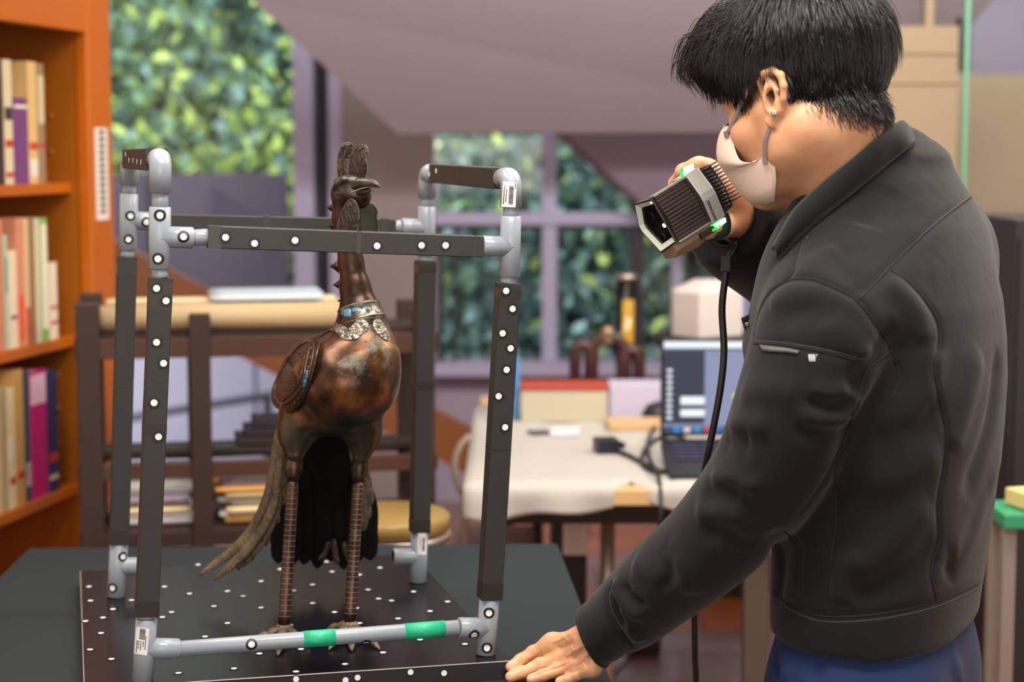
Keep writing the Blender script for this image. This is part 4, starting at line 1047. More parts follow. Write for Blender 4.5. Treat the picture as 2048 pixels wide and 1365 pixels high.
M_wing = bronze('engraved wing bronze', (44, 36, 31), (70, 56, 46), (90, 72, 58), (90, 94, 86), 18, .66, .38, .5, 'rings', .7, 28)
M_leg = bronze('copper leg bronze', (38, 30, 26), (66, 50, 42), (92, 68, 54), (84, 80, 72), 30, .7, .36, .2, False, .75)
M_silver = bronze('silvered collar', (80, 78, 72), (142, 138, 126), (172, 166, 150), (100, 98, 88), 60, .6, .34, .5, 'rings', .7, 60)
M_collar = bronze('grey green collar bronze', (66, 68, 60), (112, 112, 100), (150, 148, 136), (88, 92, 82), 26, .6, .32, .2)
M_feather = bronze('grey brown feather bronze', (64, 54, 44), (100, 86, 68), (120, 104, 82), (86, 88, 78), 26, .64, .5, .5, 'bands', .35, 50)
M_inner = mat('shaded dark patina bronze', (12, 12, 11), .85, noise=.4, nscale=20, spec=.2)  # dark patina, with the shade inside the tail put into the colour
M_enam = mat('blue enamel', (60, 124, 156), .4)
bird = thing('bronze_bird', 'bronze phoenix-like bird statue on the dotted board inside the cage', 'statue', tuple(Vector((-.296, 2.70, B_Z))))

# the body, neck, head and thighs in one surface
S = SDF(B(528, 905, -.14) + Vector((0, 0, -.06)), B(825, 325, .22) + Vector((0, 0, .0)), .0021)
S.ell(B(697, 760, -.012), (104 * PX, .090, 92 * PX))
S.ell(B(655, 770, .075), (78 * PX, .085, 84 * PX), .05)
S.ell(B(610, 790, .120), (44 * PX, .06, 62 * PX), .05)
S.cone(B(733, 712, -.022), B(724, 660, -.012), 66 * PX, 55 * PX, .022)
S.chain([B(722, 640, -.011), B(719, 620, -.008), B(710, 575, -.004), B(702, 525, 0), B(696, 480, .002), B(693, 435, .002), B(697, 395, .0)], [v * PX for v in (41, 36.5, 28.5, 23, 24, 26, 27)], .012)
# head
S.ell(B(698, 386, -.001), (36 * PX, 34 * PX, 33 * PX), .012)
S.ell(B(716, 388, -.012), (24 * PX, 20 * PX, 20 * PX), .012)
S.ell(B(699, 365, -.013), (25 * PX, 20 * PX, 15 * PX), .006)
S.ell(B(692, 363, -.016), (25 * PX, 14 * PX, 10 * PX), .006, R=np.array(Matrix.Rotation(math.radians(-24), 3, 'Y')).T.tolist() if False else None)
S.ell(B(722, 398, -.012), (17 * PX, 15 * PX, 15 * PX), .010)
# eye socket and brow
S.ell(B(680, 377, -.032), (11 * PX, 6 * PX, 7 * PX), .003, mode='sub')
S.ell(B(679, 377, -.0225), (6.5 * PX, 5.5 * PX, 5 * PX), .001)
S.chain([B(664, 384, -.016), B(672, 368, -.025), B(688, 359, -.028), B(706, 362, -.026)], [.0018, .0036, .0044, .0026], .003)
S.chain([B(672, 386, -.024), B(684, 388, -.027), B(694, 380, -.027)], [.0010, .0013, .0010], .0015)
# thighs
S.chain([B(598, 830, .02), B(592, 868, .012), B(591, 912, -.004)], [40 * PX, 29 * PX, 15.5 * PX], .03)
S.chain([B(722, 832, .026), B(727, 866, .02), B(722, 918, .008)], [40 * PX, 29 * PX, 14.5 * PX], .03)
S.ell(B(660, 838, .03), (60 * PX, .06, 26 * PX), .03)
Vb, Fb = S.mesh(2)
np_obj('body', Vb, Fb, M_bronze, bird)
bbv = bvh_of(Vb, Fb)

# beak
M_beak = bronze('smooth dark beak bronze', (50, 46, 41), (70, 66, 58), (88, 84, 74), (100, 102, 90), 40, .68, .36, .08, False, .6)
M_pale = bronze('pale rubbed casting edge', (70, 68, 58), (98, 96, 84), (118, 115, 100), (90, 92, 80), 60, .62, .42, .2, False, .5)
mb = MB()
def beak(path, rad, flat):
    return MB().tube(interp(path, 18), [np.interp(i / 17, np.linspace(0, 1, len(rad)), rad) * PX for i in range(18)], M_beak, 16, flat=flat, upv=(0, 0, 1))
beak([B(704, 374, -.014), B(720, 369, -.024), B(739, 367, -.034), B(752, 369, -.041), B(760, 375, -.045)], [16, 14.5, 11, 6.5, .6], .95).build('upper_beak', bird)
beak([B(706, 392, -.014), B(722, 386, -.024), B(735, 383, -.031), B(743, 381, -.036)], [13, 11, 7, 1.2], .7).build('lower_beak', bird)
mb = MB(); mb.tube(interp([B(700, 386, -.031), B(716, 380, -.034), B(733, 375, -.038), B(748, 374, -.042)], 14), .0009, mat('pale worn beak line', (150, 136, 104), .5, .5), 6); mb.build('beak_edge', bird)

def plate(name, outline, d, thick, m, dvec=None, bulge=None, m_side=None, tilt=(0, 0)):
    """a cast plate from an outline in the plane at depth d (tilt: depth per pixel in x and y); dvec its thickness direction"""
    cx = sum(p[0] for p in outline) / len(outline); cy = sum(p[1] for p in outline) / len(outline)
    pts = [B(x, y, d + tilt[0] * (x - cx) + tilt[1] * (y - cy)) for x, y in outline]
    # smooth outline
    P = interp(pts + [pts[0]], len(pts) * 4)[:-1]
    c = sum(P, Vector()) / len(P); n_ = Vector(dvec or (0, 1, 0)) * thick; mb = MB(); k = len(P)
    rings = [(1.0, 1.0), (1.0, 0.12), (.96, 0), (.55, -.10 if bulge is None else -bulge), (.0, -.16 if bulge is None else -bulge * 1.5)]
    vs = []; 
    for f, h in rings[:-1]: vs += [c + (p - c) * f + n_ * h for p in P]
    vs.append(c + n_ * rings[-1][1]); fs = []
    for r in range(3):
        fs += [(r * k + i, r * k + (i + 1) % k, (r + 1) * k + (i + 1) % k, (r + 1) * k + i) for i in range(k)]
    fs += [(3 * k + i, 3 * k + (i + 1) % k, 4 * k) for i in range(k)]; fs.append(tuple(range(k))[::-1])
    mb.add(vs, fs, m, True); o = mb.build(name, bird)
    MB().tube(P + [P[0]], .0007, M_pale, 6, cap=False).build('cast_edge', o)
    return o, P
def rim(name, path, r, m, parent=bird): return MB().tube(path, r, m, 6).build(name, parent)
def zo(pts): return [(480 + x / 3.4125, 260 + y / 3.4125) for x, y in pts]
o, P = plate('crest_plume', zo([(668, 325), (664, 260), (666, 190), (678, 140), (695, 100), (718, 92), (745, 88), (768, 102), (768, 140), (757, 160), (757, 182), (740, 195), (722, 205), (716, 250), (722, 300), (700, 318)]), .006, .0060, M_bdark, (.25, 1, 0), tilt=(.0003, 0))
for cpt, rr in (((745, 105), 11), ((720, 108), 9), ((742, 182), 12), ((700, 120), 8), ((760, 130), 8)):
    q = zo([cpt])[0]; MB().lathe(B(q[0], q[1], .003), (0, -1, 0), [(0, rr / 3.4 * PX), (.0018, rr / 3.4 * PX * .8), (.0022, rr / 3.4 * PX * .3)], M_bdark, 12).build('curl', o)
o, P = plate('crest_plume', zo([(738, 318), (742, 260), (748, 205), (768, 160), (790, 125), (815, 108), (845, 104), (868, 118), (876, 145), (870, 175), (852, 190), (866, 228), (868, 270), (860, 310), (838, 338), (800, 330), (770, 318)]), -.006, .0060, M_bdark, (-.2, 1, 0), tilt=(-.0003, 0))
for cpt, rr in (((838, 122), 11), ((815, 130), 10), ((860, 150), 10), ((858, 235), 11), ((850, 270), 9), ((840, 190), 9)):
    q = zo([cpt])[0]; MB().lathe(B(q[0], q[1], -.0085), (0, -1, 0), [(0, rr / 3.4 * PX), (.0018, rr / 3.4 * PX * .8), (.0022, rr / 3.4 * PX * .3)], M_bdark, 12).build('curl', o)
# wattles
plate('wattle', zo([(758, 470), (725, 500), (695, 560), (672, 630), (668, 700), (690, 760), (740, 780), (790, 745), (806, 690), (800, 640), (812, 600), (806, 540), (788, 490)]), -.030, .0055, M_bdark, (.35, 1, 0), tilt=(-.00025, -.00004))
plate('wattle', zo([(822, 498), (818, 560), (812, 640), (820, 720), (850, 770), (900, 765), (935, 720), (946, 660), (932, 600), (938, 560), (915, 515), (885, 502)]), -.008, .0050, mat('dark corroded bronze', (58, 58, 46), .55, .4, noise=.5, nscale=40), (-.5, 1, 0), tilt=(.0003, 0))
# pyramid spines down the back of the neck
for (x, y, s_) in ((655, 416, 15), (657, 452, 14), (660, 490, 13), (661, 533, 15), (667, 570, 14), (676, 602, 12)):
    tip = B(x - 2, y, .010); bx_ = B(x + 21, y, .002); r_ = s_ * PX; mb = MB()
    base = [bx_ + Vector((0, -r_ * .75, 0)), bx_ + Vector((0, 0, r_ * 1.15)), bx_ + Vector((0, r_ * .75, 0)), bx_ + Vector((0, 0, -r_ * 1.15))]
    mb.add(base + [tip], [(0, 1, 4), (1, 2, 4), (2, 3, 4), (3, 0, 4), (3, 2, 1, 0)], M_bdark); mb.build('neck_spine', bird)
# collar ring: follows the neck
ca = (B(716, 610, -.006) - B(723, 645, -.012)).normalized(); cc = B(720.5, 628, -.0095)
tl = Matrix.Rotation(math.radians(-2), 3, 'Y'); ca = (tl @ ca).normalized(); h = .0125
prof = [(-h, 47.5 * PX), (-h, 49 * PX), (-h + .002, 50 * PX), (-h + .0035, 48 * PX), (0, 45.5 * PX), (h - .0035, 43.0 * PX), (h - .002, 44 * PX), (h, 43 * PX), (h, 38 * PX)]
col = MB().lathe(cc, ca, prof, M_collar, 48).build('collar', bird)
cbv = world_bvh([col])
def disc_on(bvh, px, py, r, prof, m, name, parent):
    p, n = hit(bvh, px, py)
    if p is None: return
    MB().lathe(p - n * .0006, n, [(0, r)] + [(b_, r * a) for a, b_ in prof], m, 16).build(name, parent)
def on_surf(bvh, pts, r, m, name, parent, lift=0.0, n=None, sides=6):
    q = [hit(bvh, x, y, lift)[0] for x, y in pts]; q = [v for v in q if v is not None]
    if len(q) < 2: return None
    return MB().tube(interp(q, n or len(q) * 3), r, m, sides).build(name, parent)
def patch(bvh, corners, m, name, parent, lift=.0006, n=6):
    p0, p1, p2, p3 = [Vector(q) for q in corners]; rows = []
    for v in np.linspace(0, 1, n):
        row = []
        for u in np.linspace(0, 1, n):
            c = p0.lerp(p1, u).lerp(p3.lerp(p2, u), v); q = hit(bvh, c.x, c.y, lift)[0]
            if q is None: return
            row.append(q)
        rows.append(row)
    MB().slab(rows, .0005, m).build(name, parent)
patch(cbv, ((686, 622), (702, 618), (703, 634), (688, 638)), M_enam, 'enamel_inlay', col)
patch(cbv, ((704, 618), (716, 616), (716, 622), (705, 626)), M_enam, 'enamel_inlay', col)
patch(cbv, ((730, 615), (736, 615), (736, 619), (731, 619)), M_enam, 'enamel_inlay', col)
for x, y in ((684, 629), (698, 625), (717, 622), (737, 620), (755, 621)):
    disc_on(cbv, x, y, .0042, ((1, .0012), (.82, .0016), (.7, .0008), (.45, .0008), (.4, .0018), (.0, .0020)), M_silver, 'boss', col)
# palmette plates on the breast, laid on the body
def on_body_plate(name, outline, m, lift=.0018, parent=bird, bvh=bbv):
    pts = interp([Vector((x, y, 0)) for x, y in outline] + [Vector((*outline[0], 0))], len(outline) * 4)[:-1]
    c = sum(pts, Vector()) / len(pts); vs = []; fs = []; k = len(pts); fr_ = (1, 1, .92, .6, .25)
    for r, f in enumerate(fr_):
        for p in pts:
            w_ = None
            for g_ in (1, .97, .94, .9, .86, .8, .74):
                q = c + (p - c) * f * g_; w_ = hit(bvh, q.x, q.y, -.001 if r == 0 else lift * (.8 if r == 1 else 1 + .25 * (1 - f)))[0]
                if w_ is not None: break
            if w_ is None: return None
            vs.append(w_)
    vs.append(hit(bvh, c.x, c.y, lift * 1.3)[0])
    for r in range(4): fs += [(r * k + i, r * k + (i + 1) % k, (r + 1) * k + (i + 1) % k, (r + 1) * k + i) for i in range(k)]
    fs += [(4 * k + i, 4 * k + (i + 1) % k, 5 * k) for i in range(k)]
    return MB().add(vs, fs, m, True).build(name, parent)
pa = on_body_plate('breast_plate', [(667, 652), (672, 645), (680, 650), (690, 656), (700, 656), (708, 648), (716, 640), (727, 640), (735, 646), (737, 657), (733, 664), (724, 669), (716, 678), (704, 681), (692, 681), (682, 677), (674, 669), (668, 661)], M_silver)
pb = on_body_plate('breast_plate', [(746, 644), (752, 639), (760, 641), (768, 652), (776, 664), (781, 676), (777, 683), (768, 680), (759, 672), (752, 665), (746, 655)], M_silver)
M_grv = mat('engraved line shadow bronze', (70, 62, 48), .5, .6)
for (cx_, cy_, rr) in ((680, 669, 4.5), (693, 674, 4.2), (706, 675, 4.2), (719, 668, 4.5), (729, 656, 5), (722, 648, 4), (765, 668, 4), (756, 655, 4), (774, 676, 3.5)):
    on_surf(bbv, [(cx_ + rr * (1 - k / 11) * math.cos(k * .95), cy_ + rr * (1 - k / 11) * math.sin(k * .95)) for k in range(10)], .0005, M_grv, 'scroll_line', pa or bird, .0024)
for k in range(7):
    a = 690 + k * 4; on_surf(bbv, [(a, 659 + abs(k - 3) * .2), (a + 2, 664), (a + 5 - k, 669)], .0004, M_grv, 'scroll_line', pa or bird, .0024)
on_surf(bbv, [(667, 640), (690, 646), (715, 640), (740, 636), (765, 640)], .0006, M_collar, 'collar_groove', bird, .0004)
disc_on(bbv, 731, 684, .002, ((1, .0008), (.6, .0009), (.4, .0002)), M_grv, 'rivet_hole', bird)

# wings
def zw(pts): return [(480 + x / 3.4125, 600 + y / 3.4125) for x, y in pts]
def shellplate(name, outline, dfun, thick, m, parent=bird):
    pts = interp([Vector((x, y, 0)) for x, y in outline] + [Vector((*outline[0], 0))], len(outline) * 5)[:-1]
    c = sum(pts, Vector()) / len(pts); vs = []; fs = []; k = len(pts)
    spec = [(1.0, thick), (1.0, thick * .2), (.975, 0)] + [(f, 0) for f in (.9, .78, .64, .48, .3, .14)]
    for f, h in spec:
        for p in pts: q = c + (p - c) * f; vs.append(B(q.x, q.y, dfun(q.x, q.y) + h))
    vs.append(B(c.x, c.y, dfun(c.x, c.y))); R = len(spec)
    for r in range(R - 1): fs += [(r * k + i, r * k + (i + 1) % k, (r + 1) * k + (i + 1) % k, (r + 1) * k + i) for i in range(k)]
    fs += [((R - 1) * k + i, (R - 1) * k + (i + 1) % k, R * k) for i in range(k)]; fs.append(tuple(range(k))[::-1])
    return MB().add(vs, fs, m, True).build(name, parent)
# the wing wraps round the bird's flank: depth grows to the left
W_out = zw([(545, 228), (500, 240), (430, 262), (400, 280), (345, 340), (290, 430), (250, 520), (220, 600), (213, 650), (220, 700), (246, 738), (290, 762), (332, 776), (372, 764), (420, 720), (455, 680), (485, 590), (505, 480), (522, 400), (545, 290)])
def depth_fit(outline, lift):
    xs = np.linspace(min(p[0] for p in outline), max(p[0] for p in outline), 22); ys = np.linspace(min(p[1] for p in outline), max(p[1] for p in outline), 22); A_, b_ = [], []
    for x in xs:
        for y in ys:
            q = hit(bbv, x, y)[0]
            if q is not None and (q.y - YB) < .075 and x < 640 - max(0, (y - 676)) * .22: A_.append((1, x - 600, y - 740, (x - 600) ** 2, (x - 600) * (y - 740), (y - 740) ** 2)); b_.append(q.y - YB)
    k = np.linalg.lstsq(np.array(A_, float), np.array(b_), rcond=None)[0]
    return lambda x, y: float(k @ np.array((1, x - 600, y - 740, (x - 600) ** 2, (x - 600) * (y - 740), (y - 740) ** 2))) - lift
wd_ = depth_fit(W_out, .012)
wing = shellplate('wing', W_out, wd_, .006, M_wing)
wbv = world_bvh([wing])
M_rim = bronze('rubbed wing rim', (60, 48, 40), (96, 77, 60), (118, 96, 74), (98, 100, 90), 30, .7, .34, .2, False, .75)
def wl(pts, r, name='carved_ridge', m=M_rim, lift=.0006): return on_surf(wbv, zw(pts), r, m, name, wing, lift, 60)
wl([(470, 285), (432, 300), (388, 335), (345, 390), (300, 460), (262, 540), (240, 610), (240, 660), (262, 700), (300, 715), (345, 690), (390, 650), (425, 600), (440, 520), (452, 440), (472, 350), (478, 300), (470, 285)], .0014)
wl([(500, 262), (505, 330), (490, 430), (470, 530), (452, 620), (415, 690), (370, 735), (330, 748), (280, 735)], .0011)
wl([(455, 310), (440, 400), (425, 490), (405, 570), (370, 620), (330, 660), (290, 690)], .0008)
for i, (x, y) in enumerate(((478, 395), (468, 460), (458, 515), (445, 575), (428, 630), (400, 672), (484, 330), (370, 705), (335, 725), (300, 725))):
    disc_on(wbv, *zw([(x, y)])[0], .0032, ((1, .001), (.75, .0014), (.62, .0007), (.4, .0007), (.35, .0015), (0, .0016)), M_rim, 'boss', wing)
for a, b_ in (((462, 482), (452, 545)), ((450, 545), (436, 600))):
    q = zw([(a[0] - 8, a[1]), (a[0] + 8, a[1]), (b_[0] + 8, b_[1]), (b_[0] - 8, b_[1])]); patch(wbv, q, M_enam, 'enamel_inlay', wing, .0005, 4)
for k in range(9):
    f = 1 - k / 10
    wl([(350 + 62 * f * math.cos(a) + 20 * (1 - f), 500 + 120 * f * math.sin(a) - 30 * (1 - f)) for a in np.linspace(.3, 2 * PI - .2, 20)], .0005, 'carved_line', M_grv, .0002)
for cx_, cy_, rr in ((420, 380, 26), (395, 350, 18)):
    wl([(cx_ + rr * (1 - k / 16) * math.cos(k * .7), cy_ + rr * 1.5 * (1 - k / 16) * math.sin(k * .7)) for k in range(15)], .0007, 'carved_scroll', M_rim, .0004)
# strap over the back joining the wings, and the far wing's edge
bs_ = [[B(635 + 30 * u, 672 - 14 * math.sin(u * 1.6) - 3 * v + v * 6, .03 + .05 * v - .02 * u) for u in np.linspace(0, 1, 8)] for v in np.linspace(0, 1, 6)]
MB().slab(bs_, .004, M_collar).build('back_strap', bird)
far = [(790, 704), (799, 722), (803.5, 745), (803, 765), (798, 780), (788, 795), (770, 800), (770, 730)]
shellplate('wing', far, lambda x, y: .022 + .0022 * (803 - x) * .5, .005, M_wing)

# legs with ring bands, knees and feet
def leg(knee, foot, d0, d1, nm):
    a, b_ = B(*knee, d0), atz(foot[0], foot[1] + 1, B_Z + .014); d = (b_ - a).normalized(); l = (b_ - a).length
    lg = MB().lathe(a, d, [(0, 10.5 * PX), (.01, 12.5 * PX), (l * .5, 12.2 * PX), (l * .9, 12 * PX), (l, 12 * PX)], M_leg, 22).build('leg', bird)
    mk = MB(); mk.lathe(a - d * .042, d, [(0, 15 * PX), (.008, 14.5 * PX), (.018, 18 * PX), (.026, 18.5 * PX), (.036, 14 * PX), (.045, 12 * PX)], M_leg, 22); mk.build('knee', bird)
    M_ring = mat('pale ring line', (122, 106, 94), .4, .6)
    n = 25
    for k in range(n):
        s_ = .012 + (l - .03) * k / (n - 1); r = 12.3 * PX
        c = a + d * s_; u = Vector((1, 0, 0)); u = (u - d * u.dot(d)).normalized(); w_ = d.cross(u)
        pts = [c + (u * math.cos(t) + w_ * math.sin(t)) * r + d * .0015 * abs(math.sin(t)) for t in np.linspace(0, 2 * PI, 21)]
        MB().tube(pts, .00052, M_ring, 4, cap=False).build('leg_ring', lg)
    for k in range(7):
        MB().lathe(a - d * .032 + d * .004 * k + Vector((17.5 * PX, -.004, 0)) , (1, -.3, 0), [(0, .0012), (.0012, .0008)], M_leg, 6).build('knee_bead', lg)
    return b_
FT = [((586, 960), (568, 1256), -.008, -.012, [(.004, -.104), (.046, -.058), (-.042, -.040), (-.014, .034)]),
      ((717, 962), (699, 1250), .004, .012, [(.052, -.088), (.012, -.098), (-.022, -.092), (-.036, .010)])]
for kn, ft, d0, d1, toes in FT:
    f = leg(kn, ft, d0, d1, 'leg'); f = Vector((f.x, f.y, B_Z))
    MB().lathe(f, (0, 0, 1), [(0, .013), (.006, .0165), (.012, .015), (.02, .0105)], M_feather, 18).build('foot_joint', bird)
    for tx_, ty_ in toes:
        t = Vector((tx_, ty_, 0)) * .82; p = [f + Vector((0, 0, .009)), f + t * .35 + Vector((0, 0, .013)), f + t * .6 + Vector((0, 0, .008)), f + t * .75 + Vector((0, 0, .0105)), f + t * 1.0 + Vector((0, 0, .0062)), f + t * 1.22 + Vector((0, 0, .0016))]
        P_ = interp(p, 20); rr = [np.interp(i / 19, [0, .25, .45, .6, .78, .84, 1], [.0085, .0078, .006, .0072, .0058, .0050, .0008]) for i in range(20)]
        for i, q in enumerate(P_): q.z = max(q.z, B_Z + rr[i] * .82 + .0004)
        MB().tube(P_, rr, M_feather, 10, flat=.8, upv=(0, 0, 1)).build('toe', bird)

# tail: long overlapping feathers forming a hanging fan
def feather(path, width, m=M_feather, thick=.004, face=(0, -1, 0), curl=.25, name='tail_feather', m_in=None):
    P_ = interp(path, 26); rows = []
    for i, p in enumerate(P_):
        t = (P_[min(i + 1, 25)] - P_[max(i - 1, 0)]).normalized(); f = Vector(face[i] if False else face); s_ = t.cross(f).normalized(); n_ = s_.cross(t)
        u = i / 25; w_ = width * np.interp(u, [0, .15, .8, .93, 1], [.6, .9, 1, .72, .10]) / 2
        row = []
        for k in np.linspace(-1, 1, 7):
            row.append(p + s_ * w_ * k + n_ * (-curl * w_ * k * k + .0012 * math.exp(-(k / .18) ** 2)))
        rows.append(row)
    return MB().slab(rows, thick, m).build(name, bird)
rump = (612, 800)
fl_ = Vector((-.75, -.66, 0)); fr2 = Vector((.5, -.85, 0))
# left sweep: outer faces turned to the left, seen almost edge on
left_tips = [((576, 800, .10), (552, 870, .10), (540, 940, .105), (524, 1010, .11), (480, 1085, .12), (398, 1150, .13), 26),
             ((580, 812, .095), (560, 890, .09), (550, 960, .095), (534, 1030, .10), (490, 1098, .11), (428, 1160, .115), 30),
             ((582, 812, .10), (566, 890, .10), (557, 960, .10), (545, 1030, .105), (515, 1090, .11), (474, 1140, .12), 24),
             ((584, 815, .11), (571, 880, .11), (565, 940, .11), (556, 1000, .115), (535, 1060, .12), (510, 1104, .125), 22),
             ((586, 815, .12), (575, 870, .12), (571, 920, .12), (564, 970, .125), (553, 1010, .13), (536, 1052, .135), 20)]
for q in left_tips: feather([B(*p) for p in q[:6]], q[6] * PX, face=fl_, curl=.35)
for q in (((572, 900, .105), (562, 960, .105), (566, 1010, .105), 13), ((566, 960, .105), (552, 1010, .108), (554, 1048, .11), 13), ((556, 1010, .11), (536, 1060, .112), (530, 1094, .115), 14), ((540, 1050, .112), (512, 1096, .115), (498, 1124, .118), 14), ((528, 1060, .112), (496, 1104, .115), (470, 1136, .118), 13), ((575, 860, .10), (570, 905, .10), (574, 945, .10), 11)):
    feather([B(*p) for p in q[:3]], q[3] * PX, face=fl_, curl=.3)
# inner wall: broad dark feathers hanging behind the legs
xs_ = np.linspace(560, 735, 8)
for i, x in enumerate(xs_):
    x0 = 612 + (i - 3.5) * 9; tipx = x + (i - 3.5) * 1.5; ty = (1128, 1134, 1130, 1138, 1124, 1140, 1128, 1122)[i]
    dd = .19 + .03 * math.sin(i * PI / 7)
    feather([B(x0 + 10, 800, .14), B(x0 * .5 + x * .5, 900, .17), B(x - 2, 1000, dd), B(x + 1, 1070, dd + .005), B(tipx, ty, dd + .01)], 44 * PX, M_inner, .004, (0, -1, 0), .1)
# right fringe feathers
for q in (((705, 860, .13), (728, 930, .13), (740, 985, .13), (741, 1012, .13), 17), ((700, 860, .13), (722, 950, .13), (735, 1010, .13), (736, 1040, .13), 17), ((698, 860, .135), (716, 960, .135), (729, 1030, .135), (727, 1064, .135), 17)):
    feather([B(*p) for p in q[:4]], q[4] * PX, face=(.35, -.93, 0), curl=.2)
# jagged dark tips low on the right
for q in (((658, 1085, .185), (650, 1108, .185), (638, 1122, .185)), ((667, 1080, .185), (670, 1105, .185), (675, 1130, .185)), ((688, 1085, .185), (691, 1105, .185), (700, 1122, .185))):
    feather([B(*p) for p in q[-3:]], 13 * PX, M_bdark, .003, (0, -1, 0), .1)

# ================================================================== the person
M_skin = mat('skin', (222, 172, 132), 0.46, noise=.10, nscale=28, bump=.12, bscale=320, rgb2=(206, 146, 108))
_b = M_skin.node_tree.nodes['Principled BSDF']; _b.inputs['Subsurface Weight'].default_value = .25; _b.inputs['Subsurface Radius'].default_value = (.012, .005, .003); _b.inputs['Subsurface Scale'].default_value = .6
def cloth_mat(name, rgb, rgb2, wscale, rough=.8, sheen=.25):
    m = mat(name, rgb, rough, noise=.3, nscale=9, rgb2=rgb2, sheen=sheen, spec=.3); nt = m.node_tree; b = nt.nodes['Principled BSDF']
    tc = nt.nodes.new('ShaderNodeTexCoord'); n1 = nt.nodes.new('ShaderNodeTexNoise'); n1.inputs['Scale'].default_value = wscale; n1.inputs['Detail'].default_value = 2
    n2 = nt.nodes.new('ShaderNodeTexNoise'); n2.inputs['Scale'].default_value = 15; n2.inputs['Detail'].default_value = 3; n2.inputs['Distortion'].default_value = .8
    nt.links.new(tc.outputs['Object'], n1.inputs['Vector']); nt.links.new(tc.outputs['Object'], n2.inputs['Vector'])
    b1 = nt.nodes.new('ShaderNodeBump'); b1.inputs['Strength'].default_value = .25; b1.inputs['Distance'].default_value = .001
    b2 = nt.nodes.new('ShaderNodeBump'); b2.inputs['Strength'].default_value = .2; b2.inputs['Distance'].default_value = .006
    nt.links.new(n1.outputs['Fac'], b1.inputs['Height']); nt.links.new(n2.outputs['Fac'], b2.inputs['Height']); nt.links.new(b2.outputs['Normal'], b1.inputs['Normal']); nt.links.new(b1.outputs['Normal'], b.inputs['Normal'])
    return m
M_jacket = cloth_mat('black cotton twill', (18, 21, 20), (14, 16, 15), 700, .92, .10)
M_trous = cloth_mat('navy blue trouser cloth', (26, 46, 86), (21, 38, 74), 500, .85, .04)
M_seam = mat('dark seam thread', (20, 20, 20), .8); M_stitch = mat('grey stitch thread', (78, 80, 78), .8)
YP = 2.45
person = thing('person', 'person in black work jacket and face mask holding up a handheld scanner', 'person', (.50, 2.47, 0))
TF = Vector((-.88, .475, 0)).normalized(); TRt = Vector((TF.y, -TF.x, 0))          # torso: forward, right-hand side
ang = math.atan2(TF.y, TF.x)

# ---- head frame (metres, scaled): l = his left, f = forward, u = up
HS = 1.10
hf = Vector((-.69, .665, -.285)).normalized(); hu = (Vector((0, 0, 1)) - hf * hf.z).normalized(); hl = hu.cross(hf)
ear_p = at(1536, 203, 2.335)
HO = ear_p - hl * .0770 * HS
def H(l, f, u): return HO + (hl * l + hf * f + hu * u) * HS
RH = np.array(Matrix((hl, hf, hu)).transposed())
NB = at(1704, 400, 2.505)                                            # base of the neck
S = SDF(np.array(H(0, 0, 0)) - [.24, .19, .25], np.array(H(0, 0, 0)) + [.25, .19, .19], .0023)
e = lambda l, f, u, a, b_, c, k=.0, **q: S.ell(H(l, f, u), (a * HS, b_ * HS, c * HS), k, RH, **q)
c_ = lambda p, q, ra, rb_, k=.01, **w: S.cone(H(*p), H(*q), ra * HS, rb_ * HS, k, **w)
e(0, -.004, .048, .074, .095, .084)
e(0, .040, -.020, .058, .060, .078, .03)
e(0, .052, .045, .060, .046, .045, .03)
for s_ in (1, -1):
    c_((.050 * s_, .000, -.055), (.016 * s_, .080, -.090), .021, .016, .03)
    c_((.056 * s_, .010, -.01), (.052 * s_, .008, -.055), .022, .020, .02)
    e(.046 * s_, .056, -.022, .019, .020, .018, .035)
    c_((.012 * s_, .092, .024), (.045 * s_, .078, .022), .009, .007, .012)
    e(.033 * s_, .093, .004, .016, .011, .010, .008, mode='sub')
    e(.033 * s_, .0775, .003, .0125, .0125, .0125, .002)
    c_((.020 * s_, .0885, .0035), (.046 * s_, .079, .001), .0042, .0035, .004)
c_((0, .092, .012), (0, .118, -.030), .007, .012, .012)
e(0, .106, -.034, .017, .012, .010, .008)
e(0, .094, -.068, .025, .013, .014, .015); e(0, .084, -.091, .020, .016, .014, .02)
# neck
S.chain([H(0, -.018, -.045), Vector(H(0, -.03, -.12)).lerp(NB, .35), NB, NB + Vector((.05, 0, -.12))], [.054 * HS, .053 * HS, .060, .072], .03)
S.cone(H(.020, -.050, -.03), NB + Vector((.045, .0, .02)), .026, .03, .05); S.cone(H(-.024, -.050, -.03), NB + Vector((.045, .05, .02)), .026, .03, .05)
S.cone(H(.055, -.02, -.035), NB + Vector((-.07, .0, -.02)), .016, .014, .04)
